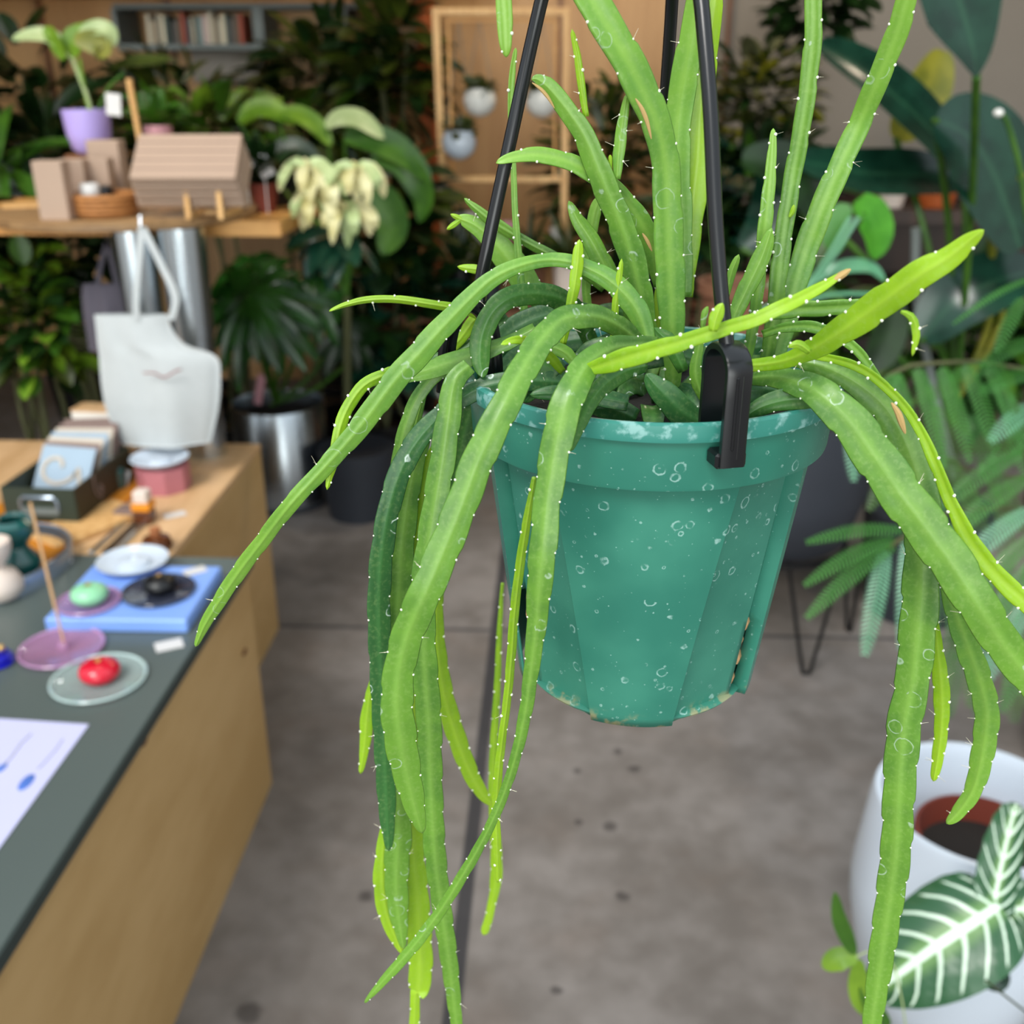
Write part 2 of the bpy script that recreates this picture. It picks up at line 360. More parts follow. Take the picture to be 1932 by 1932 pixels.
# beam over the book shelves
p = AT(200, -12, 5.1); q = AT(800, -10, 5.1)
struct('trim_2', MB().box(((p.x + q.x) / 2 - .5, 5.1, (p.z + q.z) / 2 + .09), (q.x - p.x + 1.6, .16, .2)), 'shelf_wood')

# ================================================================ plinth near: laminate top on plywood
ZT = .61; XE = -.667
t = empty('display_plinth', (-1.25, 1.1, 0), 'low plywood display plinth with a grey green laminate top, nearest the aisle', 'plinth')
MB().box((-1.34, .76, .295), (1.33, 2.52, .59), bev=.002).build('body', 'ply_side', t, False)
MB().box((-1.335, .76, .6), (1.336, 2.53, .02), bev=.003).build('top', 'top_laminate', t, False)
MB().box((-.6655, .76, .6), (.004, 2.53, .022)).build('edge_strip', 'laminate_edge', t, False)
b = MB()
for px, py, r in ((460, 1230, .006), (270, 1400, .005)):
    v = ray(px, py); k = (-.675 - 0) / v.x; p = CAM + v * k; b.lathe([(.0001, .003), (r, .003), (r, -.001)], (-.6745, p.y, p.z), 14, 1, 2.2, Matrix.Rotation(R(90), 3, 'Y'))
b.build('wood_knot', 'dark_wood', t)
t = empty('display_plinth', (-1.5, 2.4, 0), 'pale plywood display plinth with a bare wood top, behind the laminate one', 'plinth')
MB().box((-1.48, 2.405, .295), (1.26, .74, .59), bev=.002).build('body', 'ply_side', t, False)
MB().box((-1.475, 2.405, .6), (1.25, .75, .02), bev=.002).build('top', 'ply_top', t, False)

def price_tag(px, py, z, w, h, rot, label, tilt=0):
    p = ON(px, py, z); b = MB().box((p.x, p.y, p.z + .0012 + abs(math.sin(tilt)) * h / 2), (w, h, .001), rotz(rot) @ Matrix.Rotation(tilt, 3, 'X'))
    single(b, 'price_tag', 'tag', label, 'tag', 'white price tags', smooth=False)
price_tag(319, 1218, ZT, .05, .036, R(28), 'white price tag beside the blue board near the plinth edge')
# sheet of paper with line drawings and blue marks
c0 = ON(0, 1357, ZT); c1 = ON(168, 1368, ZT); c2 = ON(0, 1600, ZT)
t = empty('paper_sheet', c1, 'white sheet of paper with blue marks on the laminate top', 'paper')
ex = (c1 - c0).normalized(); ey = (c2 - c1).normalized(); zz = Vector((0, 0, .0016)); cor = c1
A4 = [cor + zz, cor + zz - ex * .3, cor + zz - ex * .3 + ey * .42, cor + zz + ey * .42]
b = MB().add(A4 + [v - Vector((0, 0, .001)) for v in A4], [(0, 1, 2, 3)[::-1], (4, 5, 6, 7), (0, 4, 7, 3), (0, 1, 5, 4), (1, 2, 6, 5), (2, 3, 7, 6)]); b.build('sheet', 'paper', t, False)
def mark(pts, r, m, nm): MB().tube([ON(x, y, ZT + .0019) for x, y in pts], r, 6).build(nm, m, t)
mark([(118, 1395), (104, 1415), (82, 1440), (70, 1452)], .0018, 'ink_grey', 'pencil_mark')
mark([(58, 1385), (40, 1402), (18, 1432), (5, 1444)], .0022, 'ink_grey', 'pencil_mark')
MB().lathe([(.0001, .0012), (.011, .001), (.012, 0)], ON(50, 1476, ZT + .0014), 16, .8, 1.7).build('blue_mark', 'ink_blue', t)
MB().lathe([(.0001, .0012), (.007, .001), (.008, 0)], ON(4, 1448, ZT + .0014), 16, .8, 1.7).build('blue_mark', 'ink_blue', t)

def dish(px, py, z, rad, gm, rm, label, bead=None, brad=.0, group='glass incense discs with beads', seat=None):
    p = ON(px, py, z); t = empty('incense_disc', p, label, 'incense holder', group)
    MB().lathe([(.0001, .0035), (rad * .9, .004), (rad * .97, .0075), (rad, .008), (rad * .99, .004), (rad * .9, .0005), (.0001, .0005)], p, 48).build('disc', gm, t)
    MB().lathe([(rad * .93, .0062), (rad * .965, .0085), (rad * .995, .0062), (rad * .965, .0045), (rad * .93, .0062)], p, 48).build('rim', rm, t)
    if bead:
        bx = p + Vector((.004, .0, .0045))
        MB().lathe([(.0001, 0), (brad * .7, .001), (brad * .96, brad * .28), (brad, brad * .5), (brad * .9, brad * .75), (brad * .55, brad * .95), (brad * .14, brad), (.0001, brad * .93)], bx, 28).build('bead', bead, t)
        MB().lathe([(brad * .1, brad * .98), (brad * .17, brad * 1.04), (brad * .1, brad * 1.06), (brad * .06, brad * .98)], bx, 14).build('hole_ring', 'gold', t)
    else:
        MB().lathe([(.0001, .02), (.008, .02), (.011, .012), (.012, .004), (.0001, .004)], p + Vector((.004, 0, 0)), 24).build('stick_socket', gm, t)
    return t
dish(187, 1284, ZT, .083, 'glass_clear', 'glass_rim', 'clear glass disc with a glossy red bead on the laminate top', 'red_bead', .036)
dish(117, 1226, ZT, .077, 'glass_pink', 'glass_rim_pink', 'pink glass disc holding the tall incense stick', None)
p0 = ON(119, 1226, ZT) + Vector((.004, 0, .012)); p1 = AT(57, 948, p0.y + .035)
single(MB().tube([p0, p0.lerp(p1, .5), p1], [.0022, .003, .0028], 10), 'incense_stick', 'stick', 'long tan incense stick leaning in the pink glass disc', 'incense')
p = ON(-4, 1252, ZT)
t = empty('incense_disc', p, 'cobalt blue ridged holder at the near left edge of the plinth', 'incense holder')
MB().lathe([(.0001, .001), (.028, .001), (.03, .006), (.02, .01), (.027, .016), (.018, .021), (.02, .026), (.0001, .03)], p, 24).build('holder_body', 'cobalt', t)
MB().ball(p + Vector((.012, 0, .033)), .007).build('bead', 'gold', t)
# blue board
a0 = ON(92, 1180, ZT); a1 = ON(348, 1196, ZT); a2 = ON(418, 1062, ZT + .022); zb = .028
cx = (a0.x + a1.x) / 2 + .004; wdt = a1.x - a0.x; y0 = a1.y; y1 = y0 + .235
t = empty('display_board', (cx, (y0 + y1) / 2, ZT), 'blue slab board carrying three small dishes on the laminate top', 'board')
MB().box((cx, (y0 + y1) / 2, ZT + zb / 2), (wdt, y1 - y0, zb), rotz(R(1.0)), bev=.003).build('slab', 'blue_board', t, False)
ZB = ZT + zb
dish(168, 1138, ZB, .062, 'glass_pink', 'glass_rim_pink', 'pale pink glass disc with a round mint green bead on the blue board', 'mint_bead', .036)
dish(300, 1118, ZB, .072, 'glass_smoke', 'glass_smoke', 'smoky glass disc with a black bead on the blue board', 'black', .034)
p = ON(252, 1068, ZB)
t = empty('incense_plate', p, 'white porcelain plate with a raised centre at the back of the blue board', 'plate')
MB().lathe([(.0001, .004), (.04, .004), (.066, .011), (.072, .016), (.074, .0165), (.072, .013), (.045, .001), (.0001, .001)], p, 48).build('plate', 'white_glaze', t)
MB().lathe([(.034, .004), (.033, .012), (.02, .0165), (.009, .018), (.004, .012), (.0001, .011)], p, 36).build('raised_centre', 'white_glaze', t)
price_tag(368, 1078, ZB, .046, .03, R(38), 'pale price tag on the far corner of the blue board')
# tray with vases
tray_c = ON(-45, 1085, ZT)
t = empty('oval_tray', tray_c, 'dark oval tray with a raised rim holding two vases', 'tray')
TR = rotz(R(-32))
MB().lathe([(.0001, .003), (.168, .003), (.176, .024), (.178, .036), (.184, .036), (.184, .018), (.176, .0), (.0001, 0)], tray_c, 64, .92, 1.12, TR).build('rim', 'tray', t)
MB().lathe([(.179, .035), (.181, .038), (.184, .038), (.186, .035), (.186, .0), (.1845, .0)], tray_c, 64, .92, 1.12, TR).build('rim_band', 'mirror_tray', t)
MB().lathe([(.0001, .0045), (.16, .0045), (.166, .0035), (.0001, .0034)], tray_c, 56, .92, 1.12, TR).build('mirror_base', 'mirror_tray', t)
p = ON(4, 1128, ZT) + Vector((0, 0, .005))
single(MB().lathe([(.0001, 0), (.034, 0), (.046, .014), (.047, .03), (.036, .052), (.018, .064), (.018, .07), (.03, .086), (.038, .108), (.037, .122), (.033, .123), (.03, .108), (.014, .085), (.0001, .084)], p, 40), 'stacked_vase', 'bone', 'bone white hourglass vase on the dark tray', 'vase')
p = ON(42, 1088, ZT) + Vector((0, 0, .005))
single(MB().lathe([(.0001, 0), (.032, 0), (.044, .022), (.042, .042), (.026, .06), (.024, .07), (.034, .085), (.046, .104), (.044, .122), (.032, .132), (.026, .126), (.034, .105), (.0001, .085)], p, 40), 'stacked_vase', 'teal_glaze', 'dark teal glazed vase behind the white vase', 'vase')
price_tag(112, 1060, ZT + .006, .05, .03, R(30), 'cream price tag lying in the dark tray')
# ---- items on the wooden plinth
def on2(px, py): return ON(px, py, ZT)
p = on2(312, 920)
t = empty('gift_box', p, 'dusty pink hexagonal box under the white porcelain dish', 'box', None)
MB().lathe([(.0001, 0), (.066, 0), (.067, .065), (.0001, .066)], p, 8, axis=rotz(R(22.5))).build('box', 'pink', t, False)
p2 = p + Vector((-.004, 0, .0665))
t = empty('porcelain_dish', p2, 'white porcelain dish with a raised centre on top of the pink box', 'dish')
MB().lathe([(.0001, .001), (.05, .001), (.068, .014), (.074, .019), (.072, .021), (.062, .013), (.045, .006), (.0001, .006)], p2, 44).build('dish', 'white_glaze', t)
MB().lathe([(.028, .005), (.026, .013), (.008, .016), (.0001, .012)], p2, 28).build('raised_centre', 'white_glaze', t)
p = on2(275, 985)
t = empty('amber_bottle', p, 'small square bottle with an orange band and pale cap beside the pink box', 'bottle')
MB().box(p + Vector((0, 0, .018)), (.042, .042, .034), bev=.004).build('base', 'brown_glass', t, False)
MB().box(p + Vector((0, 0, .044)), (.044, .044, .018), bev=.002).build('band', 'amber', t, False)
MB().box(p + Vector((0, 0, .068)), (.034, .034, .03), bev=.003).build('cap', 'bone', t, False)
price_tag(330, 972, ZT, .052, .028, R(35), 'white price tag on the pale wood top beside the bottle')
b = MB()
p = on2(252, 975); single(MB().box(p + Vector((-.005, .0, .012)), (.07, .05, .022), rotz(R(-8)), .003), 'card_stack', 'card_grey', 'small grey brown block behind the metal strips', 'block')
for i, (px, m, lb) in enumerate(((205, 'steel', 'thin pale metal strip lying at an angle before the wooden block'), (228, 'black', 'thin black strip lying beside the pale metal one'), (246, 'steel', 'grey metal strip nearest the cork stopper'))):
    q = ON(px, 1016, ZT); single(MB().box(q + Vector((0, 0, .004)), (.012, .17, .006), rotz(R(-3)), .001), 'metal_strip', m, lb, 'strip')
p = on2(298, 1036)
t = empty('cork_bottle', p, 'small round brown bottle with a wooden stopper at the corner of the wood plinth', 'bottle')
MB().lathe([(.0001, 0), (.028, 0), (.034, .012), (.03, .028), (.014, .036), (.0001, .036)], p, 28).build('body', 'brown_glass', t)
MB().lathe([(.012, .034), (.013, .052), (.0001, .054)], p, 20).build('stopper', 'cork', t)
q0 = on2(190, 985); single(MB().box(q0 + Vector((-.02, -.03, .008)), (.13, .25, .014), rotz(R(-30)), .002), 'wood_block', 'pale_wood', 'flat pale wooden board before the dark green box', 'board')
q0 = on2(95, 985); single(MB().box(q0 + Vector((-.02, .04, .006)), (.30, .62, .01), rotz(R(-6)), .002), 'orange_board', 'board_orange', 'orange tinted board underneath the dark green box', 'board')
# dark green box with leaf cards
ZG = ZT + .0115
_p1, _p2, _p0 = ON(150, 986, ZG), ON(250, 900, ZG), ON(14, 982, ZG)
rb = rotz(math.atan2(-(_p2 - _p1).x, (_p2 - _p1).y)); bw, bd, bh = (_p1 - _p0).length, (_p2 - _p1).length, .085
g = _p1 - rb @ Vector((bw / 2, -bd / 2, 0))
t = empty('card_box', g, 'dark green open box of illustrated cards with a brass pull', 'box')
b = MB()
for dx, dy, sx, sy in ((0, -bd / 2, bw, .006), (0, bd / 2, bw, .006), (-bw / 2, 0, .006, bd)):
    b.box(g + rb @ Vector((dx, dy, bh / 2)), (sx, sy, bh), rb)
b.box(g + Vector((0, 0, .003)), (bw, bd, .006), rb)
b.build('box_shell', 'box_green', t, False)
MB().box(g + rb @ Vector((bw / 2, 0, bh / 2)), (.006, bd, bh), rb).build('side_panel', 'box_olive', t, False)
fp = lambda x, z: g + rb @ Vector((x, -bd / 2 - .005, z))
MB().tube([fp(-.045, .03), fp(-.045, .055), fp(-.037, .063), fp(.037, .063), fp(.045, .055), fp(.045, .03)], .004, 8).build('pull_handle', 'mirror_tray', t)
MB().box(fp(0, .028) + Vector((0, 0, 0)), (.09, .003, .018), rb).build('name_plate', 'shelf_grey', t, False)
b = MB(); sx_ = lambda y, z: g + rb @ Vector((bw / 2 + .0045, y, z))
b.tube([sx_(-.06, .085), sx_(-.06, .05), sx_(-.052, .03)], .002, 6); b.tube([sx_(-.03, .05), sx_(-.022, .038), sx_(-.03, .028), sx_(-.038, .038), sx_(-.03, .05)], .0022, 6); b.tube([sx_(-.046, .028), sx_(-.038, .018), sx_(-.03, .024)], .002, 6)
b.build('printed_mark', 'card_grey', t)
k = 0
for i, (dy, tl, m, m2, lb) in enumerate(((-.36 * bd, -38, 'card_blue', 'card_cream', 'frontmost illustrated card in the green box, blue with a cream spiral'), (-.27 * bd, -36, 'card_grey', 'card_cream', 'brown card with a curled fern spiral behind the blue card'), (-.17 * bd, -33, 'card_cream', 'card_blue', 'cream card with a blue band in the middle of the box'), (-.06 * bd, -30, 'card_blue', 'card_cream', 'pale blue card with cream bands behind the cream one'), (.05 * bd, -28, 'card_cream', 'card_blue', 'second cream card towards the back of the box'), (.17 * bd, -24, 'card_grey', 'card_cream', 'brown card with a pale curled shape near the back'), (.30 * bd, -20, 'card_grey', 'card_grey', 'plain grey brown card standing last in the box'))):
    rm = rb @ rotz(R(-8 + i * 3)) @ Matrix.Rotation(R(tl), 3, 'X'); hh = .15; wd = bw - .03
    base = g + rb @ Vector((-.005 + .002 * i, dy + .03, .012)); cc = base + rm @ Vector((0, 0, hh / 2))
    tt = empty('illustrated_card', base, lb, 'card', 'cards standing in the green box')
    MB().box(cc, (wd, .002, hh), rm, .0).build('card', m, tt, False)
    off = rm @ Vector((0, -.0022, 0)); b = MB()
    sp = [cc + off + rm @ Vector((math.cos(a) * (.012 + .0075 * a) - .02, 0, math.sin(a) * (.012 + .0065 * a) + .02)) for a in [x * .45 for x in range(15)]]
    sp += [cc + off + rm @ Vector((.05 + .01 * j, 0, -.02 - .02 * j)) for j in range(1, 3)]
    b.tube(sp, .0055 if i % 2 == 0 else .007, 6); b.build('spiral_print', m2, tt)
# boxes behind the card box
p = ON(185, 845, ZT); single(MB().box(p + Vector((0, .04, .06)), (.13, .07, .09), rotz(R(-6)), .003), 'gift_box', 'white_matte', 'white carton standing behind the card box, under the tote bag', 'box')
single(MB().box(p + Vector((0, .04, .108)), (.13, .072, .006), rotz(R(-6)), .001), 'box_lid', 'ply_top', 'thin pale wood lid on top of the white carton', 'lid')
p = ON(225, 905, ZT); single(MB().box(p + Vector((-.02, .1, .035)), (.1, .09, .055), rotz(R(-10)), .003), 'gift_box', 'ply_top', 'pale wooden block in front of the white carton', 'box')
p = ON(222, 925, ZT)
t = empty('green_bottle', p + Vector((0, 0, 0)), 'small dark green bottle with a white cap at the side of the card box', 'bottle')
MB().lathe([(.0001, 0), (.024, 0), (.025, .055), (.014, .066), (.0001, .066)], p, 24).build('body', 'teal_glaze', t)
MB().lathe([(.0145, .064), (.015, .088), (.0001, .089)], p, 20).build('cap', 'tag', t)
price_tag(236, 918, ZT + .004, .03, .045, R(-20), 'white price tag propped against the green bottle', R(60))
p = ON(285, 838, ZT); single(MB().box(p + Vector((0, 0, .012)), (.12, .04, .022), rotz(R(24)), .002), 'orange_box', 'board_orange', 'long orange box lying below the tote bag', 'box')

# ================================================================ tall table at the back left
def col_tube(px, Yc, r, name='column'): pass
ZS = 1.235
xr = AT(528, 415, 2.8).x
t = empty('work_table', (-2.0, 3.05, 0), 'long wooden work table behind the round display board', 'table')
MB().box(((xr - 3.1) / 2, 3.06, ZS - .02), (xr + 3.1, .52, .042), bev=.002).build('table_top', 'shelf_wood', t, False)
for x in (AT(262, 430, 3.26).x, -3.0):
    for y in (3.26,): MB().box((x, y, (ZS - .041) / 2), (.04, .04, ZS - .041)).build('leg', 'black', t, False)
cD = Vector((AT(238, 380, 2.9).x, 2.9, ZS + .001))
t = empty('round_board_stand', (cD.x, cD.y, 0), 'round brown wooden board carried by two shiny steel columns', 'display stand')
MB().lathe([(.0001, .024), (.35, .024), (.355, .02), (.355, .004), (.35, .0), (.0001, 0)], cD, 64).build('round_board', 'disc_wood', t)
for px, r_ in ((249, .054), (341, .06)):
    c = AT(px, 430, 2.69); MB().lathe([(.0001, 0), (r_ * .8, 0), (r_ * .83, .6), (r_ * .86, .95), (r_ * .92, .952), (r_, 1.21), (r_, ZS), (.0001, ZS)], (c.x, 2.69, 0), 40).build('steel_column', 'steel', t)
ZD = ZS + .025
def onD(px, py): return ON(px, py, ZD)
# stack of kraft boxes on an easel
p0 = AT(262, 383, 2.66); p1 = AT(460, 372, 2.66); cx = (p0.x + p1.x) / 2; wB = (p1.x - p0.x) * 1.0
rt = rotz(R(4)) @ Matrix.Rotation(R(38), 3, 'X')
bc = Vector((cx, 2.66, ZD + .022)); nrm = rt @ Vector((0, 0, 1)); upb = rt @ Vector((0, 1, 0))
labs = ('bottom kraft box of the tilted stack on the easel', 'second kraft box from the bottom of the tilted stack', 'third kraft box from the bottom of the tilted stack', 'topmost ribbed kraft box of the tilted stack')
for i in range(4):
    hb = .021; sh = .004 * i; L = .155
    c = bc + upb * (L / 2 + .005) + nrm * (.0105 + i * .0262)
    if i < 3: single(MB().box(c + nrm * .0135, (wB - sh - .014, L - .014, .0066), rt).box(c, (wB - sh, L, hb), rt, .003), 'kraft_box', 'kraft', labs[i], 'box', 'kraft boxes stacked on the easel', smooth=False)
    else:
        t = empty('kraft_box', c, labs[i], 'box', 'kraft boxes stacked on the easel')
        MB().box(c, (wB - sh, L, hb), rt, .002).build('box', 'kraft', t, False)
        b = MB()
        for j in range(1, 5): b.box(c + nrm * .0108 + upb * (-L / 2 + j * L / 5), (wB - sh - .01, .0022, .001), rt)
        b.build('printed_line', 'card_grey', t, False)
t = empty('wooden_easel', bc - Vector((0, 0, .022)), 'small wooden easel holding up the stack of kraft boxes', 'easel')
for px in (350, 412):
    x = AT(px, 360, 2.64).x; b = MB(); 
    q = Vector((x, 2.648, ZD)); b.box(q + Vector((0, -.006, .045)), (.012, .01, .09)); b.box(q + Vector((0, .07, .008)), (.012, .16, .014)); b.box(q + Vector((0, .1, .055)), (.012, .01, .1)); b.build('easel_arm', 'pale_wood', t, False)
MB().box((AT(381, 360, 2.64).x, 2.72, ZD + .007), (.09, .012, .01)).build('crossbar', 'pale_wood', t, False)
# small kraft cartons, basket, jars
def upbox(px0, px1, pytop, pybot, Y, d, label, m='kraft'):
    a = AT(px0, pybot, Y); b_ = AT(px1, pytop, Y); z0 = ZD
    single(MB().box(((a.x + b_.x) / 2, Y, (z0 + b_.z) / 2), (b_.x - a.x, d, b_.z - z0), None, .002), 'kraft_carton', m, label, 'box', 'upright kraft cartons by the basket', smooth=False)
upbox(82, 122, 303, 395, 2.62, .05, 'upright kraft carton at the front left, before the basket')
upbox(127, 160, 300, 380, 2.74, .04, 'short kraft carton behind the white jar')
upbox(170, 207, 298, 380, 2.78, .04, 'kraft carton with a pale label behind the basket')
upbox(185, 228, 264, 380, 2.86, .05, 'tallest kraft carton, below the lilac pot')
p = AT(192, 392, 2.68)
t = empty('round_basket', (p.x, 2.70, ZD), 'round woven wicker basket on the round board', 'basket')
MB().lathe([(.0001, .0), (.072, .0), (.08, .01), (.084, .055), (.08, .058), (.077, .02), (.0001, .012)], (p.x, 2.70, ZD), 48).build('basket_wall', 'wicker', t)
b = MB()
for k in range(4): b.lathe([(.0825 + .001 * k, .012 * k + .01), (.0855 + .001 * k, .012 * k + .014), (.0825 + .001 * k, .012 * k + .018)], (p.x, 2.70, ZD), 48)
b.build('woven_band', 'wicker', t)
q = Vector((AT(162, 340, 2.66).x, 2.675, ZD + .013))
t = empty('white_jar', q, 'small white jar sitting in the wicker basket', 'jar')
MB().lathe([(.0001, 0), (.022, 0), (.022, .046), (.0001, .047)], q, 24).build('jar', 'white_matte', t); MB().lathe([(.0235, .045), (.0235, .066), (.021, .069), (.0001, .069)], q, 24).build('lid', 'tag', t)
q = Vector((AT(190, 345, 2.7).x, 2.715, ZD + .013)); single(MB().lathe([(.0001, 0), (.02, 0), (.021, .055), (.017, .06), (.0001, .06)], q, 24), 'black_jar', 'black', 'small black jar beside the white one in the basket', 'jar')
for i, (px, py, w, lb) in enumerate(((40, 385, .09, 'lowest flat wooden coaster at the left end of the table'), (48, 376, .085, 'upper flat wooden coaster laid across the lower one'))):
    q = AT(px, py, 2.9); single(MB().box((q.x, 2.9, ZS + .012 + .013 * i), (w + .04, .1, .012), rotz(R(12 + 16 * i)), .002), 'wooden_coaster', 'pale_wood' if i else 'pink_pale', lb, 'coaster')
# lilac pot with variegated leaves
q = AT(174, 290, 3.12); zt = AT(174, 206, 3.12).z
single(MB().box((q.x, 3.14, (ZS + .001 + q.z) / 2), (.13, .13, q.z - ZS - .002), None, .003), 'wooden_riser', 'dark_wood', 'dark wooden block lifting the lilac pot', 'riser')
t = empty('potted_anthurium', (q.x, 3.12, q.z), 'cream and green variegated plant in a glossy lilac pot with a white tag', 'potted plant')
h = zt - q.z
MB().lathe([(.0001, 0), (.035, 0), (.05, .012), (.062, h * .45), (.068, h), (.064, h), (.058, h * .5), (.0001, h * .4)], (q.x, 3.12, q.z), 40).build('pot', 'lilac', t)
MB().lathe([(.0001, h * .9), (.062, h * .9), (.0001, h * .88)], (q.x, 3.12, q.z), 24).build('soil', 'soil', t)
def pleaf(parent, pts, wpx, Y, mat, nv=Vector((0, -.6, .8)), name='leaf', fold=.2, n=12, prof=None, dY=0, wave=0, thickstem=None):
    """leaf or petiole from image pixel points; wpx half width in image pixels"""
    P = []
    m = len(pts)
    for i, q_ in enumerate(pts): P.append(AT(q_[0], q_[1], Y + dY * i / max(1, m - 1) + (q_[2] if len(q_) > 2 else 0)))
    C = vcrv(P, n); s = depth(P[0]) / F
    prof = prof or (lambda x: max(.03, math.sin(math.pi * min(1, x * .96 + .04)) ** .65))
    b = MB().blade(C, [wpx * s * prof(i / (n - 1)) for i in range(n)], nv, fold, wave=wave)
    return b.build(name, mat, parent)
def petiole(parent, pts, rpx, Y, mat, dY=0, name='petiole'):
    m = len(pts); P = [AT(q_[0], q_[1], Y + dY * i / max(1, m - 1) + (q_[2] if len(q_) > 2 else 0)) for i, q_ in enumerate(pts)]
    s = depth(P[0]) / F; return MB().tube(vcrv(P, 10), rpx * s, 8).build(name, mat, parent)
petiole(t, [(172, 210), (160, 170), (135, 108)], 4, 3.12, 'g_pale'); petiole(t, [(168, 210), (158, 160), (150, 110)], 3.5, 3.12, 'g_bright'); petiole(t, [(185, 210), (205, 165), (235, 138)], 3, 3.12, 'g_mid')
pleaf(t, [(135, 108), (100, 72), (60, 66), (22, 74)], 17, 3.12, 'g_pale', Vector((.2, -.7, .6)))
pleaf(t, [(122, 112), (112, 92), (98, 66), (80, 58)], 18, 3.10, 'g_bright', Vector((-.5, -.8, .2)))
pleaf(t, [(128, 108), (140, 78), (165, 66), (196, 40)], 26, 3.12, 'g_bright', Vector((.3, -.8, .5)))
pleaf(t, [(140, 75), (170, 78), (195, 88), (180, 108)], 22, 3.10, 'g_yellow', Vector((.2, -.9, .2)))
pleaf(t, [(150, 60), (185, 52), (208, 62), (212, 90)], 16, 3.11, 'g_pale', Vector((.6, -.7, .3)))
pleaf(t, [(210, 130), (250, 118), (290, 116), (326, 112)], 20, 3.14, 'g_olive', Vector((0, -.55, .83)))
pa = AT(214, 197, 3.03); MB().box(pa, (.042, .002, .058), Matrix.Rotation(R(6), 3, 'Y')).build('care_tag', 'tag', t, False)
a, b_ = AT(262, 255, 3.0), AT(243, 148, 3.0); base = a - (b_ - a).normalized() * ((a.z - ZD) / (b_ - a).normalized().z)
single(MB().tube([base, a, b_], [.008, .008, .009], 8), 'wooden_stake', 'pale_wood', 'pale wooden stake standing behind the kraft boxes', 'stake')
def small_pot(px, pyt, pyb, Y, wpx, m, label, name='small_pot', zbase=None, green=True, nl=26, L=.09, leaf='g_mid'):
    a = AT(px, pyb, Y); c = AT(px, pyt, Y); s = depth(a) / F; r = wpx * s / 2; z0 = a.z if zbase is None else zbase; h = c.z - z0
    t = empty(name, (a.x, Y, z0), label, 'potted plant')
    MB().lathe([(.0001, 0), (r * .72, 0), (r * .95, h * .8), (r, h * .82), (r, h), (r * .92, h), (r * .88, h * .85), (.0001, h * .84)], (a.x, Y, z0), 32).build('pot', m, t)
    if green:
        b = MB(); 
        for i in range(nl): rnd_leaf(b, Vector((a.x, Y, z0 + h)), L, L * .22, rnd_dir(.35))
        b.build('foliage', leaf, t)
    return t
def rnd_dir(zmin=-.2):
    while 1:
        v = Vector((random.uniform(-1, 1), random.uniform(-1, 1), random.uniform(-1, 1)))
        if .1 < v.length < 1 and v.normalized().z > zmin: return v.normalized()
def rnd_leaf(b, p, L, w, d, droop=.5, shape=.65, n=6, fold=.25):
    d = d.normalized(); pts = []; q = p.copy(); st = L / (n - 1); dd = d.copy()
    for i in range(n): pts.append(q.copy()); q += dd * st; dd = (dd + Vector((0, 0, -1)) * droop / (n - 1)).normalized()
    sd = d.cross(Vector((0, 0, 1))); sd = sd if sd.length > .05 else Vector((1, 0, 0)); nn = sd.cross(d) + Vector((random.uniform(-.5, .5), random.uniform(-.6, .2), random.uniform(-.2, .3)))
    b.blade(pts, [w * max(.02, math.sin(math.pi * min(.99, .06 + .92 * i / (n - 1))) ** shape) for i in range(n)], nn, fold)
small_pot(300, 236, 262, 3.15, 52, 'pink_pale', 'small pink pot half hidden behind the kraft boxes', zbase=ZS + .001, nl=24, L=.1, leaf='g_mid')
small_pot(500, 345, 378, 3.0, 54, 'terracotta_red', 'dark red pot near the right end of the work table', zbase=ZS + .001, nl=30, L=.14, leaf='g_dark')
for (px, py, a_, lb) in ((463, 304, -30, 'white plant tag leaning right after the kraft boxes'), (498, 313, -24, 'white plant tag above the dark red pot')):
    q = AT(px, py, 2.95); z0 = ZS + .001; b = MB().box(q, (.04, .002, .06), Matrix.Rotation(R(a_), 3, 'Y')); dn = Matrix.Rotation(R(a_), 3, 'Y') @ Vector((0, 0, -1)); b.tube([q, Vector((q.x + .0, q.y, z0))], .0015, 6)
    single(b, 'plant_tag', 'tag', lb, 'tag', 'white plant tags on the work table', smooth=False)

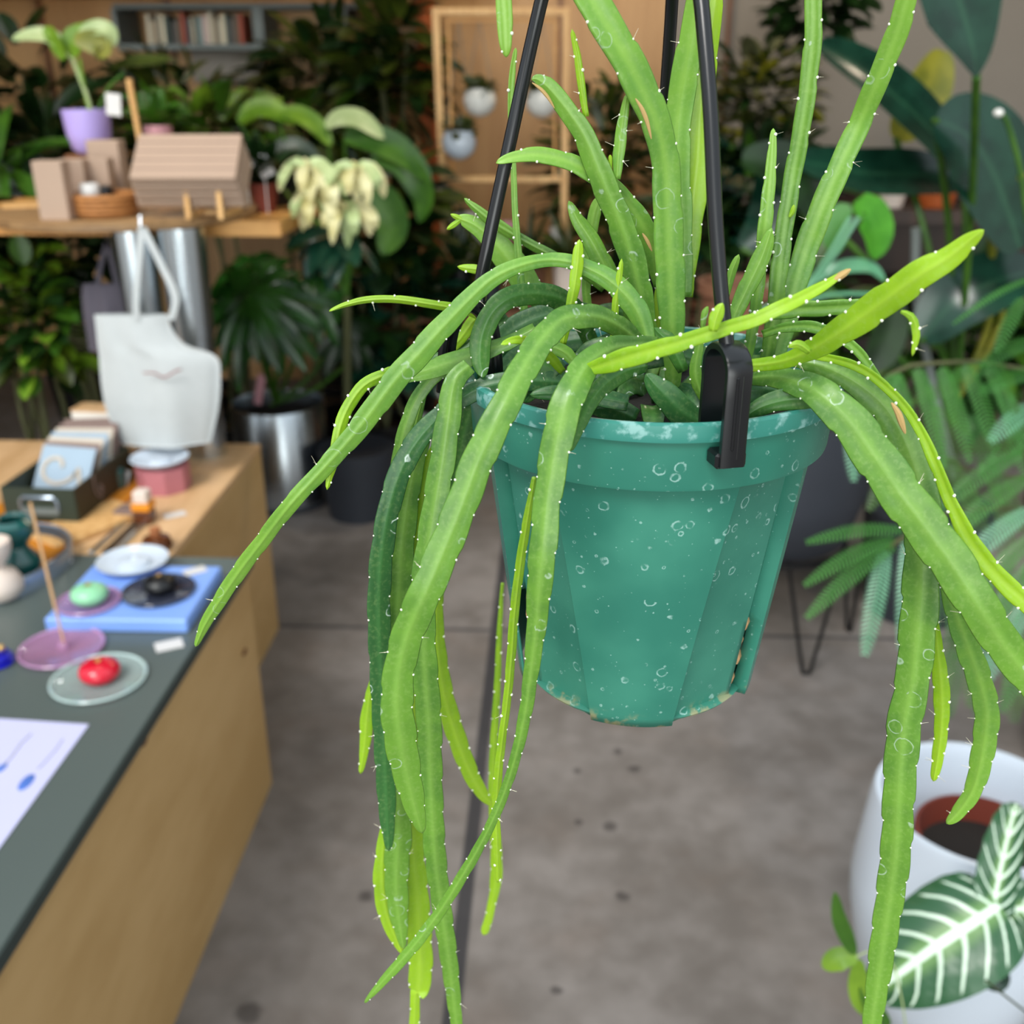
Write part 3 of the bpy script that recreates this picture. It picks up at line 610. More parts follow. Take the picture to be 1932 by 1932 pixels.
# ---- tote bags
def tote(name, label, Y, outline, z_depth, mat, straps, logo=None):
    p = AT(*outline[-1][:2], Y); c0 = AT((outline[0][0] + outline[0][1]) / 2, outline[0][2], Y)
    t = empty(name, (c0.x, Y, c0.z), label, 'tote bag')
    n = 26; m = 22; v = []; f = []; uv = []
    rows = crv(outline, n)
    for side in (0, 1):
        for i, (xl, xr, y) in enumerate(rows):
            for j in range(m):
                k = j / (m - 1); bulge = math.sin(math.pi * k) ** .6 * min(1, .35 + i / n)
                folds = .5 * math.sin(k * 9 + i * .05 + 1.2) + .35 * math.sin(k * 17 - i * .16)
                q = AT(xl + (xr - xl) * k, y, Y)
                dyy = (-(z_depth * bulge + 0.012 * folds * (math.sin(math.pi * k)) ** .5 * (.3 + .7 * i / n)) if side == 0 else z_depth * bulge * .8)
                v.append(Vector((q.x, Y + dyy, q.z)))
    for s_ in (0, 1):
        o = s_ * n * m
        for i in range(n - 1):
            for j in range(m - 1):
                q = (o + i * m + j, o + i * m + j + 1, o + (i + 1) * m + j + 1, o + (i + 1) * m + j); f.append(q[::-1] if s_ == 0 else q)
    for i in range(n - 1):
        for j in (0, m - 1): f.append((i * m + j, (i + 1) * m + j, n * m + (i + 1) * m + j, n * m + i * m + j))
    for j in range(m - 1): f.append(((n - 1) * m + j, (n - 1) * m + j + 1, n * m + (n - 1) * m + j + 1, n * m + (n - 1) * m + j))
    mesh_obj('bag_body', v, f, mat, t)
    for st in straps:
        P = vcrv([AT(x, y, Y + dy) for x, y, dy in st[1]], 16); s = depth(P[0]) / F
        b = MB(); vs = []; 
        for i, q in enumerate(P):
            for e in ((-1, 0), (1, 0), (1, 1), (-1, 1)): vs.append(q + Vector((e[0] * st[0] * s, e[1] * .003, 0)))
        b.add(vs, [(i * 4 + k, i * 4 + (k + 1) % 4, i * 4 + 4 + (k + 1) % 4, i * 4 + 4 + k) for i in range(15) for k in range(4)]); b.build('strap', mat, t)
    if logo:
        P = vcrv([AT(x, y, Y - z_depth - .012) for x, y in logo], 24); MB().tube(P, .002, 6).build('script_logo', 'logo_red', t)
    return t
tote('tote_bag', 'white canvas tote bag with a small red script line, hanging below the round board', 2.5,
     [(178, 316, 593), (181, 324, 620), (184, 350, 650), (187, 408, 672), (190, 416, 715), (198, 413, 765), (212, 405, 805), (224, 398, 834)], .045, 'canvas',
     [(6, [(258, 606, -.02), (256, 560, -.02), (262, 490, -.01), (266, 430, 0)]), (7, [(322, 604, -.02), (330, 560, -.02), (304, 500, -.01), (268, 428, 0)])], [(270, 704), (290, 704), (308, 712), (322, 706), (332, 700), (342, 697)])
h = AT(267, 424, 2.5); single(MB().tube([(h.x, 2.615, h.z + .02), (h.x, 2.50, h.z + .02), (h.x, 2.49, h.z), (h.x, 2.505, h.z - .012)], .003, 8), 'steel_hook', 'steel', 'small steel hook in front of the column, carrying the white tote', 'hook')
tote('tote_bag', 'dark grey canvas tote bag hanging behind the white one', 2.72,
     [(156, 236, 535), (154, 240, 560), (158, 246, 600), (168, 250, 660)], .03, 'canvas_grey',
     [(5, [(182, 545, 0), (190, 500, 0), (202, 456, 0)]), (5, [(222, 545, 0), (212, 500, 0), (202, 456, 0)])])
h = AT(202, 452, 2.72); single(MB().tube([(h.x, 2.88, ZS - .05), (h.x, 2.75, ZS - .06), (h.x, 2.72, h.z + .01), (h.x, 2.735, h.z - .012)], .003, 8), 'steel_hook', 'steel', 'steel hook under the table carrying the grey tote', 'hook')

# ================================================================ plants in the shop
def foliage_plant(name, label, px, py, Y, rx, rz, leafL, leafW, n, mat, potm='black', pot_h=.28, pot_r=.15, trunks=3, droop=.6, shape=.65, cat='potted plant', zb=0, down=-.35, ry=None, mats=None, potx=None):
    c = AT(px, py, Y); s = depth(c) / F; rx *= s; rz *= s; ry = ry or min(rx * .7, .16)
    x0 = c.x if potx is None else AT(potx, py, Y).x
    t = empty(name, (x0, Y, zb), label, cat)
    MB().lathe([(.0001, 0), (pot_r * .75, 0), (pot_r * .97, pot_h * .88), (pot_r, pot_h * .9), (pot_r, pot_h), (pot_r * .92, pot_h), (pot_r * .9, pot_h * .9), (.0001, pot_h * .88)], (x0, Y, zb), 32).build('pot', potm, t)
    for k in range(trunks):
        a = Vector((x0 + random.uniform(-.4, .4) * pot_r, Y + random.uniform(-.4, .4) * pot_r, zb + pot_h * .85)); e = c + Vector((random.uniform(-.5, .5) * rx, random.uniform(-.3, .3) * ry, random.uniform(0, .5) * rz))
        mdl = a.lerp(e, .5) + Vector((random.uniform(-.05, .05), 0, 0)); MB().tube(vcrv([a, mdl, e], 8), [.011 - .0008 * i for i in range(8)], 7).build('stem', 'bark', t)
    mm = mats or [mat]; bs = [MB() for _ in mm]
    for i in range(n):
        d = rnd_dir(-.9); r_ = random.random() ** .4; p = c + Vector((d.x * rx * r_, d.y * ry * r_, d.z * rz * r_))
        out = (Vector((d.x, d.y, d.z * .4 + .15)) + Vector((random.uniform(-.5, .5), random.uniform(-.6, .3), random.uniform(-.4, .4)))).normalized()
        rnd_leaf(bs[i % len(bs)], p, leafL * random.uniform(.7, 1.2), leafW * random.uniform(.7, 1.1), out, droop, shape)
    for b, m_ in zip(bs, mm): b.build('foliage', m_, t)
    return t
FP = foliage_plant
FP('rubber_plant', 'tall dark bushy plant left of the bookshelves', 60, 215, 4.9, 110, 140, .2, .045, 110, 'g_dark')
FP('dracaena_plant', 'dark narrow leaved plant below the bookshelves', 330, 215, 4.45, 120, 90, .22, .02, 200, 'g_dark', mats=['g_dark', 'g_olive'])
FP('umbrella_plant', 'dark olive tree beneath the grey shelf, right of the books', 620, 150, 4.9, 110, 90, .2, .04, 170, 'g_olive', mats=['g_olive', 'g_dark'])
FP('ficus_tree', 'tall dark tree beside the wooden display frame', 735, 120, 4.6, 75, 150, .17, .045, 170, 'g_dark', mats=['g_dark', 'g_olive'], pot_r=.17)
FP('bushy_plant', 'mid green bushy plant behind the round board', 390, 250, 4.0, 130, 55, .14, .035, 150, 'g_mid', mats=['g_mid', 'g_olive', 'g_bright'])
FP('bushy_plant', 'deep green bushy plant behind the lilac pot', 90, 300, 3.9, 110, 95, .2, .04, 110, 'g_dark', ry=.1)
FP('bushy_plant', 'olive green bushy plant right of the kraft boxes', 560, 250, 4.35, 90, 60, .16, .035, 110, 'g_olive', mats=['g_olive', 'g_mid'])
FP('dark_shrub', 'dark shrub in the shade behind the cream poinsettia', 700, 400, 4.05, 110, 110, .2, .05, 150, 'g_dark', mats=['g_dark', 'g_olive'])
FP('dark_shrub', 'low dark shrub left of the hanging plant, beyond the steel planter', 760, 610, 4.1, 100, 120, .2, .05, 140, 'g_dark', mats=['g_dark', 'g_blue', 'g_dark'], potm='white_matte', pot_r=.16, pot_h=.24)
FP('dark_shrub', 'dark shrub in the deep shade under the work table', 120, 470, 3.45, 130, 90, .2, .05, 90, 'g_dark')
FP('leafy_shrub', 'yellow green shrub in a blue grey pot left of the grey tote', 60, 600, 3.0, 95, 135, .11, .028, 170, 'g_olive', mats=['g_olive', 'g_mid', 'g_dark', 'g_bright'], potm='shelf_grey', pot_r=.14, pot_h=.36, potx=50)
FP('palm_clump', 'arching green palm leaves at the far left behind the table', -10, 320, 3.5, 40, 30, .3, .03, 26, 'g_mid', droop=1.1)
FP('dark_shrub', 'brown green shrub behind the middle of the hanging plant', 1140, 330, 4.7, 95, 150, .14, .025, 300, 'g_olive', mats=['g_olive', 'g_dark'])
FP('dark_shrub', 'dark shrub behind the black hanger wires', 1330, 430, 3.9, 90, 110, .17, .05, 110, 'g_dark', mats=['g_blue', 'g_dark', 'g_dark'])
FP('dry_shrub', 'brownish twiggy shrub between the tall green stems', 1430, 200, 4.6, 95, 100, .11, .02, 420, 'g_olive', mats=['g_olive', 'bark', 'g_dark', 'g_yellow'])
FP('dark_shrub', 'dark leafy shrub filling the gap behind the right hand upright stems', 1440, 380, 4.1, 110, 100, .16, .045, 190, 'g_dark', mats=['g_dark', 'g_blue', 'g_mid'])
FP('dark_shrub', 'very dark shrub low behind the clay pot and the bench', 1230, 560, 4.6, 130, 80, .16, .045, 120, 'g_dark')
FP('hanging_ivy', 'dark trailing plant high against the plaster wall', 1545, 10, 4.8, 75, 85, .12, .04, 120, 'g_dark', zb=1.9, pot_h=.16, pot_r=.13)
FP('dark_shrub', 'dark shrub low behind the bright right hand leaves', 1500, 620, 3.6, 110, 120, .15, .05, 110, 'g_dark', mats=['g_dark', 'g_mid'])
FP('dark_shrub', 'deep green shrub below the banana leaves', 1800, 640, 3.3, 130, 110, .18, .045, 130, 'g_dark', mats=['g_dark', 'g_mid'])
# individual leaves behind the poinsettia
t = empty('philodendron', (AT(640, 330, 3.7).x, 3.7, 0), 'plant with one large pale green leaf and long arching leaves by the shade tree', 'potted plant')
MB().lathe([(.0001, 0), (.12, 0), (.15, .28), (.13, .28), (.0001, .25)], (AT(640, 330, 3.7).x, 3.7, 0), 32).build('pot', 'slate', t)
for pts, w, m, nv in (([(615, 240), (640, 225), (680, 228), (725, 262)], 26, 'g_pale', (0, -.6, .8)), ([(650, 260), (700, 262), (760, 290), (815, 345)], 30, 'g_mid', (.2, -.8, .5)), ([(520, 215), (560, 215), (600, 240), (625, 275)], 20, 'g_bright', (0, -.7, .7)), ([(700, 300), (760, 310), (800, 370), (790, 420)], 26, 'g_mid', (-.3, -.8, .4)), ([(690, 360), (720, 380), (740, 430), (720, 480)], 36, 'g_mid', (0, -1, .2)), ([(600, 300), (560, 280), (520, 290), (480, 320)], 22, 'g_dark', (0, -.8, .5)), ([(450, 230), (480, 205), (520, 210), (560, 235)], 22, 'g_bright', (0, -.7, .6))):
    pleaf(t, pts, w, 3.6, m, Vector(nv)); petiole(t, [(655, 560, .1), ((pts[0][0] + 655) / 2, 400, .05), pts[0]], 2.6, 3.6, 'g_mid')
petiole(t, [(655, 790, .1), (655, 640, .1), (655, 560, .1)], 7, 3.6, 'bark', name='stem')
# cream poinsettia
pc = AT(625, 470, 3.0); cb = AT(625, 440, 3.05)
t = empty('poinsettia', (pc.x, 3.05, ZS + .001), 'cream bracted poinsettia drooping over the end of the work table', 'potted plant')
for cx_, cy_ in ((578, 312), (672, 318), (588, 368), (655, 392), (618, 330)):
    for k in range(7):
        a = 2 * math.pi * k / 7 + cx_; L = 62 + 20 * math.sin(k * 2.3 + cx_); dx = math.cos(a) * L * .8; dyp = abs(math.sin(a)) * L * .5 + 26
        pleaf(t, [(cx_, cy_, 0), (cx_ + dx * .45, cy_ - 8 + dyp * .1, -.03 * math.sin(a)), (cx_ + dx * .85, cy_ + dyp * .5, -.05), (cx_ + dx, cy_ + dyp * 1.15, -.04)], 13, 2.98 + .03 * math.sin(k + cx_), 'cream_leaf' if k % 4 else 'g_pale', Vector((math.cos(a) * .4, -.9, .35)), name='bract', n=9)
    petiole(t, [(cx_, cy_), ((cx_ + 560) / 2, cy_ + 30), (560, 385)], 3, 3.0, 'bract_green', name='stem')
qq = AT(535, 390, 3.17)
MB().lathe([(.0001, 0), (.05, 0), (.065, .1), (.06, .1), (.0001, .09)], (qq.x - .02, 3.17, ZS + .001), 28).build('pot', 'black', t)
MB().tube(vcrv([AT(560, 385, 3.0), AT(548, 375, 3.1), Vector((qq.x - .02, 3.17, ZS + .09))], 8), .006, 7).build('stem', 'bract_green', t)
b = MB()
for k in range(16): rnd_leaf(b, AT(640, 440, 3.05), .17, .035, Vector((random.uniform(-1, 1), random.uniform(-1, .2), random.uniform(-.9, .1))), .6)
b.build('foliage', 'g_blue', t)
# split leaved plant in the steel planter
pS = Vector((AT(538, 900, 3.84).x, 3.84, 0)); rS = .185; hS = .41
t = empty('split_leaf_plant', pS, 'large split leaved plant with glossy dark fans above the steel planter', 'plant')
MB().lathe([(.0001, hS * .86), (rS * .9, hS * .86), (.0001, hS * .84)], pS, 32).build('soil', 'soil', t)
tp = empty('steel_planter', pS, 'brushed steel cylinder planter standing on the concrete behind the plinths', 'planter')
MB().lathe([(.0001, .002), (rS - .004, .0), (rS, .004), (rS, hS - .004), (rS - .003, hS), (rS - .008, hS), (rS - .01, hS - .01), (rS - .01, .04), (.0001, .04)], pS, 64).build('cylinder', 'steel', tp)
MB().lathe([(rS + .001, 0), (rS + .002, .0), (rS + .002, .02), (rS + .001, .021)], pS, 64).build('base_band', 'slate', tp)
q = AT(490, 735, 3.72); MB().box(q, (.03, .002, .12), Matrix.Rotation(R(14), 3, 'Y')).build('care_tag', 'pink_pale', tp, False)
def fan(parent, cx, cy, Y, Rpx, nl, a0, a1, wpx, nv, mat='g_monstera', dr=.25, base=None):
    c = AT(cx, cy, Y); s = depth(c) / F; b = MB(); nv = Vector(nv).normalized(); ex_ = nv.cross(Vector((0, 0, 1))).normalized() * -1; ey_ = nv.cross(ex_) * -1
    if ey_.z < 0: ey_ = -ey_
    for k in range(nl):
        a = R(a0 + (a1 - a0) * k / (nl - 1)); d = ex_ * math.cos(a) + ey_ * math.sin(a); L = Rpx * s * (.82 + .18 * math.sin(k * 2.1))
        P = [c + d * (L * u) - nv * (dr * L * u * u) - Vector((0, 0, dr * L * u ** 2)) for u in [i / 8 for i in range(9)]]
        b.blade(P, [wpx * s * (x ** .7) for x in (.1, .4, .7, .9, 1, 1, .9, .65, .12)], nv, .25)
    b.build('leaf', mat, parent)
    petiole(parent, [(520, 760, 3.84 - Y)] + [((520 + cx) / 2, (760 + cy) / 2 + 20, (3.84 - Y) / 2)] + [(cx, cy)], 4, Y, 'g_mid')
fan(t, 470, 560, 3.45, 148, 19, -170, 165, 14, (-.1, -.8, .6)); fan(t, 475, 500, 3.7, 90, 11, -20, 200, 12, (0, -.5, .8))
fan(t, 590, 560, 3.75, 85, 13, -160, 130, 12, (.3, -.8, .5)); fan(t, 520, 590, 3.6, 100, 12, -150, 20, 12, (.1, -.9, .35)); fan(t, 650, 620, 3.9, 80, 11, -150, 100, 12, (.3, -.8, .5), 'g_dark')
petiole(t, [(510, 765, .2), (600, 730, .2), (660, 680, .2)], 3.5, 3.64, 'g_mid')

# ---- book shelf on the back wall
pa, pb = AT(230, 0, 5.4), AT(820, 0, 5.4); zsh = AT(400, 84, 5.35).z; ztop = AT(400, 18, 5.35).z
t = empty('wall_shelf', ((pa.x + pb.x) / 2, 5.4, zsh), 'grey open wall shelf filled with books high on the back wall', 'shelf')
wS = pb.x - pa.x; cxS = (pa.x + pb.x) / 2
MB().box((cxS, 5.42, zsh - .012), (wS, .3, .024)).build('shelf_board', 'shelf_grey', t, False)
MB().box((cxS, 5.42, ztop + .012), (wS, .3, .024)).build('shelf_board', 'shelf_grey', t, False)
for px in (236, 500, 660, 814):
    MB().box((AT(px, 50, 5.4).x, 5.42, (zsh + ztop) / 2), (.05 if px == 500 else .024, .29, ztop - zsh)).build('upright', 'shelf_grey', t, False)
MB().box((AT(420, 110, 5.4).x, 5.5, zsh - .09), (.34, .1, .16)).build('cabinet', 'plaster', t, False)
x = AT(276, 60, 5.3).x; xe = AT(464, 60, 5.3).x; cols = ['b8ae98', '8a8272', '9a4a34', 'c8bea8', '54504c', '7a8a86', 'd8ccb0', '3c3c40', 'a09078', '6a5a4a', 'c0a8a0', '4a5650']
names = ['cream', 'taupe', 'rust red', 'pale linen', 'charcoal', 'grey green', 'ivory', 'black', 'tan', 'brown', 'dusty pink', 'dark green']
for i, c_ in enumerate(cols): plain('book_%s' % c_, c_, .7, var=.05)
i = 0; poss = 0
ords = ['first', 'second', 'third', 'fourth', 'fifth', 'sixth', 'seventh', 'eighth', 'ninth', 'tenth', 'eleventh', 'twelfth', 'thirteenth', 'fourteenth', 'fifteenth', 'sixteenth', 'seventeenth', 'eighteenth', 'nineteenth', 'twentieth', 'twenty first', 'twenty second']
while x < xe - .02:
    w_ = random.uniform(.016, .03); hb = random.uniform(.13, .19) * (ztop - zsh) / .2; ci = (i * 5 + 3) % 12
    hb = min(hb, ztop - zsh - .01)
    single(MB().box((x + w_ / 2, 5.37, zsh + .0005 + hb / 2), (w_ - .001, .13, hb), None, .002), 'book', 'book_' + cols[ci], '%s upright book, %s from the end of the row on the grey shelf' % (names[ci], ords[min(i, 21)]), 'book', 'books on the grey wall shelf', smooth=False)
    x += w_ + (.012 if i in (4, 9) else 0); i += 1

# ---- wooden display frame with hanging planters
YF = 4.35
def fp3(px, py, Y=YF): return AT(px, py, Y)
t = empty('wooden_plant_stand', (AT(945, 300, YF).x, YF, 0), 'tall pale wooden frame with hanging white pots, before the plywood wall', 'display frame')
def bar(name, a, b_, w, m='pale_wood', parent=None):
    mt = frame(a, b_); MB().box((a + b_) / 2, (w, w, (b_ - a).length + w), mt, .002).build(name, m, parent, False)
zT_ = AT(945, 22, YF).z
for x0_, x1_ in ((822, 846), (1068, 1062)):
    a = AT(x0_, 22, YF); b_ = AT(x1_, 600, YF); e = b_ + (b_ - a) * (b_.z / (a.z - b_.z)); bar('post', a, Vector((e.x, YF, .02)), .028, 'pale_wood', t)
bar('crossbar', AT(822, 22, YF), AT(1068, 22, YF), .026, 'pale_wood', t); bar('crossbar', AT(836, 338, YF), AT(1064, 338, YF), .022, 'pale_wood', t); bar('crossbar', AT(842, 478, YF), AT(1063, 478, YF), .024, 'pale_wood', t)
bar('inner_rail', AT(845, 38, YF), AT(1048, 38, YF), .012, 'shelf_wood', t); bar('inner_rail', AT(845, 38, YF), AT(855, 338, YF), .012, 'shelf_wood', t); bar('inner_rail', AT(1050, 38, YF), AT(1046, 338, YF), .012, 'shelf_wood', t)
MB().box((AT(952, 480, YF).x, YF + .1, AT(952, 482, YF).z), (.52, .2, .02)).build('low_shelf', 'pale_wood', t, False)
def globe(px, py, rpx, label, m='white_matte', top=38, hang=True):
    c = AT(px, py, YF - .02); s = depth(c) / F; r = rpx * s; t = empty('hanging_globe_pot', c, label, 'hanging pot', 'white round pots on the display frame')
    MB().lathe([(.0001, -r), (r * .5, -r * .86), (r * .87, -r * .5), (r, 0), (r * .9, r * .42), (r * .78, r * .62), (r * .72, r * .6), (r * .8, r * .3), (.0001, r * .3)], c, 28).build('bowl', m, t)
    if hang:
        e = AT(px, top, YF - .0)
        for sx in (-1, 1): MB().tube([c + Vector((sx * r * .75, 0, r * .6)), e], .0016, 5).build('cord', 'shelf_grey', t)
    b = MB()
    for k in range(34): rnd_leaf(b, c + Vector((random.uniform(-.6, .6) * r, random.uniform(-.5, .5) * r, r * .5)), r * 1.0, r * .26, rnd_dir(-.1), 1.1)
    b.build('foliage', 'g_olive', t)
globe(905, 188, 31, 'white round pot hanging in the upper left of the frame'); globe(1022, 190, 31, 'white round pot hanging in the upper right of the frame'); globe(866, 268, 33, 'shiny pale pot hanging lowest at the frame post', 'white_glaze')
for (px, py, w, h_, m, lb, nm) in ((884, 440, 84, 58, 'white_matte', 'wide white bowl on the low shelf of the frame', 'white_bowl'), (955, 446, 40, 44, 'pink_pale', 'small pink cup on the low shelf of the frame', 'pink_cup'), (1055, 448, 36, 34, 'white_matte', 'small white cup at the right end of the low shelf', 'white_cup')):
    Yc = YF + .08; zb2 = AT(px, 476, YF).z + .012; s = depth(AT(px, py, Yc)) / F; r = w * s / 2; hh = h_ * s
    single(MB().lathe([(.0001, 0), (r * .6, 0), (r * .95, hh * .6), (r, hh), (r * .92, hh), (r * .85, hh * .6), (.0001, hh * .2)], (AT(px, py, Yc).x, Yc, zb2), 32), nm, m, lb, 'bowl')
# orange panel sliver and dark cabinets under the frame
single(MB().box((AT(812, 320, 4.9).x, 4.9, .95), (.05, .3, 1.9)), 'leaning_board', 'rust', 'narrow orange wood panel standing left of the display frame', 'panel', smooth=False)
t = empty('wooden_bench', (AT(985, 560, 4.25).x, 4.3, 0), 'low wooden bench with pots behind the hanging plant', 'bench')
zbn = AT(985, 590, 4.2).z
MB().box((AT(1000, 580, 4.25).x, 4.3, zbn), (1.5, .4, .04), None, .002).build('bench_top', 'terracotta', t, False)
for px in (720, 1240): MB().box((AT(px, 600, 4.3).x, 4.3, zbn / 2 - .01), (.05, .36, zbn - .02)).build('leg', 'dark_wood', t, False)
for px, w, hh, m, lb in ((870, 46, .15, 'black', 'square black pot at the left end of the bench'), (925, 50, .16, 'slate', 'slate grey pot second along the bench'), (1000, 60, .18, 'terracotta', 'terracotta pot in the middle of the bench'), (1075, 70, .2, 'bone', 'pale pot right of the terracotta one on the bench'), (1180, 60, .15, 'black', 'black pot at the right end of the bench')):
    Yb = 4.25; a = AT(px, 560, Yb); s = depth(a) / F; r = w * s / 2; t = empty('bench_pot', (a.x, Yb, zbn + .021), lb, 'potted plant')
    MB().lathe([(.0001, 0), (r * .75, 0), (r, hh), (r * .9, hh), (r * .88, hh * .88), (.0001, hh * .86)], (a.x, Yb, zbn + .021), 28).build('pot', m, t)
    b = MB(); 
    for k in range(40): rnd_leaf(b, Vector((a.x, Yb, zbn + hh)), random.uniform(.12, .3), .014, rnd_dir(.2), .9)
    b.build('foliage', 'g_olive' if px % 2 else 'g_dark', t)

# ---- right hand side
t = empty('wooden_rack', (AT(1750, 480, 4.2).x, 4.3, 0), 'dark wooden rack of clay pots behind the banana leaves', 'rack')
zr1 = AT(1750, 410, 4.1).z; zr2 = AT(1750, 560, 4.1).z; xc = AT(1790, 480, 4.2).x
MB().box((xc, 4.3, zr1), (1.4, .4, .05)).build('shelf_board', 'rack_wood', t, False); MB().box((xc, 4.3, zr2), (1.4, .4, .05)).build('shelf_board', 'rack_wood', t, False)
MB().box((xc, 4.5, .6), (1.4, .02, 1.2)).build('back_panel', 'rack_wood', t, False)
for sx in (-.68, .68): MB().box((xc + sx, 4.3, zr1 / 2), (.04, .4, zr1)).build('side_panel', 'rack_wood', t, False)
for px, w, m, lb in ((1680, 60, 'bone', 'pale pot on the rack behind the pothos leaf'), (1765, 84, 'rust', 'orange clay pot on the rack'), (1850, 60, 'bone', 'pale pot right of the orange clay pot'), (1640, 34, 'terracotta', 'small clay pot at the left end of the rack')):
    a = AT(px, 400, 4.2); s = depth(a) / F; r = w * s / 2; single(MB().lathe([(.0001, 0), (r * .75, 0), (r, r * 1.6), (r * .9, r * 1.6), (r * .8, .02), (.0001, .02)], (a.x, 4.22, zr1 + .0255), 28), 'clay_pot', m, lb, 'pot')
# banana like plant
pB = AT(1800, 700, 3.0); t = empty('bird_of_paradise', (pB.x, 3.0, 0), 'large blue green paddle leaved plant at the right of the shop', 'potted plant')
MB().lathe([(.0001, 0), (.15, 0), (.2, .36), (.18, .36), (.0001, .32)], (pB.x, 3.0, 0), 36).build('pot', 'slate', t)
def band(x): return max(.05, math.sin(math.pi * min(1, .04 + .92 * x)) ** .62)
for pts, w, nv, m, Y in (
    ([(1842, 145), (1835, 90), (1815, 20), (1790, -60), (1770, -120)], 88, (.25, -.9, .25), 'g_blue', 2.5),
    ([(1690, 262), (1725, 210), (1752, 160), (1778, 95)], 50, (.2, -.9, .1), 'g_yellow', 3.3),
    ([(1820, 330), (1750, 240), (1650, 150), (1545, 85)], 62, (.2, -.7, .7), 'g_blue', 3.1),
    ([(1765, 225), (1830, 260), (1880, 340), (1925, 470)], 92, (.0, -.9, .5), 'g_blue', 2.8),
    ([(1820, 345), (1740, 330), (1620, 325), (1500, 300)], 50, (.0, -.8, .6), 'g_blue', 3.2),
    ([(1740, 640), (1800, 570), (1880, 530), (1960, 510)], 62, (-.1, -.8, .6), 'g_blue', 2.9),
    ([(1560, 420), (1520, 350), (1470, 310), (1400, 300)], 48, (-.1, -.8, .5), 'g_dark', 3.2),
    ([(1400, 470), (1440, 430), (1450, 380), (1440, 320)], 40, (.1, -.9, .3), 'g_blue', 3.3)):
    pleaf(t, pts, w, Y, m, Vector(nv), prof=(lambda x: max(.03, min(1, x * 1.9) ** .9 * (1 if x < .8 else 1 - (x - .8) * 3))) if Y == 2.5 else band, n=18, fold=.18)
    dz = 3.0 - Y
    petiole(t, [(1800, 800, dz), ((1800 + pts[0][0]) / 2 + 10, (700 + pts[0][1]) / 2, dz * .6), pts[0]], 6, Y, 'g_mid')
petiole(t, [(1800, 760, .2), (1868, 600, .2), (1868, 420, .1)], 7, 2.8, 'g_yellow'); petiole(t, [(1800, 760, .2), (1890, 600, .2), (1885, 400, .1), (1930, 330, 0)], 6, 2.8, 'g_yellow'); petiole(t, [(1800, 900, .2), (1735, 600, .2), (1728, 430, .2)], 8, 2.8, 'shelf_grey', name='support_cane')
petiole(t, [(1938, 420), (1925, 320), (1900, 230), (1884, 214)], 5, 2.4, 'g_mid')
MB().ball(AT(1884, 213, 2.38), .011, sq=.8).build('cut_tip', 'white_matte', t)
# dark planter on hairpin legs
cP = Vector((AT(1462, 1000, 2.76).x, 2.76, 0)); zp0 = AT(1560, 1068, 2.62).z; zp1 = AT(1560, 800, 2.6).z
t = empty('hairpin_planter', cP, 'large slate coloured round planter on black hairpin legs behind the green pot', 'planter'); rP = AT(1642, 870, 2.76).x - cP.x
MB().lathe([(.0001, zp0), (rP * .55, zp0), (rP * .82, zp0 + .05), (rP * .97, zp0 + .2), (rP, zp1), (rP * .95, zp1), (rP * .9, zp1 - .06), (.0001, zp1 - .06)], cP, 56).build('bowl', 'slate', t)
MB().lathe([(rP * .8, zp0 + .02), (rP * .84, zp0 + .02), (rP * .84, zp0 + .035), (rP * .8, zp0 + .035), (rP * .8, zp0 + .02)], cP, 48).build('ring', 'black', t)
for px, py, dxa in ((1520, 1272, .075), (1600, 1190, .06), (1300, 1250, .07), (1420, 1180, .07)):
    g0 = ON(px, py, 0); top = cP + (Vector((g0.x, g0.y, 0)) - cP) * .9; top.z = zp0 + .03; rd = (Vector((g0.x, g0.y, 0)) - cP).normalized(); tn = Vector((1, 0, 0)) if py > 1270 else Vector((-rd.y, rd.x, 0))
    g0.z = .007
    MB().tube(vcrv([top + tn * dxa, g0 + tn * .014 + Vector((0, 0, .02)), g0, g0 - tn * .014 + Vector((0, 0, .02)), top - tn * dxa], 22), .006, 8).build('leg', 'black', t)
# pothos with round bright leaves
pP = AT(1382, 700, 2.74); t = empty('pothos', (pP.x, 2.74, zp1 - .058), 'bright green round leaved plant in a clay pot set in the hairpin planter', 'potted plant')
hq = AT(1335, 530, 2.74).z - zp1 + .058
MB().lathe([(.0001, 0), (.08, 0), (.1, hq - .03), (.11, hq - .03), (.11, hq), (.1, hq), (.09, hq - .05), (.0001, hq - .05)], (pP.x, 2.74, zp1 - .058), 40).build('pot', 'terracotta', t)
for pts, w, m, nv in (([(1620, 410), (1635, 400), (1655, 440), (1650, 490)], 38, 'g_pothos', (.3, -.9, .3)), ([(1605, 410), (1590, 410), (1575, 440), (1582, 480)], 30, 'g_fern', (-.3, -.9, .3)), ([(1560, 520), (1590, 505), (1640, 505), (1670, 530)], 18, 'g_fernblue', (0, -.6, .8)), ([(1440, 560), (1480, 540), (1540, 545), (1580, 560)], 24, 'g_mid', (0, -.7, .7)), ([(1690, 560), (1680, 620), (1660, 670), (1640, 700)], 34, 'g_dark', (0, -.9, .3))):
    pleaf(t, pts, w, 2.7, m, Vector(nv)); petiole(t, [(1340, 640), ((1400 + pts[0][0]) / 2, 560), pts[0]], 4, 2.65, 'g_fernblue')
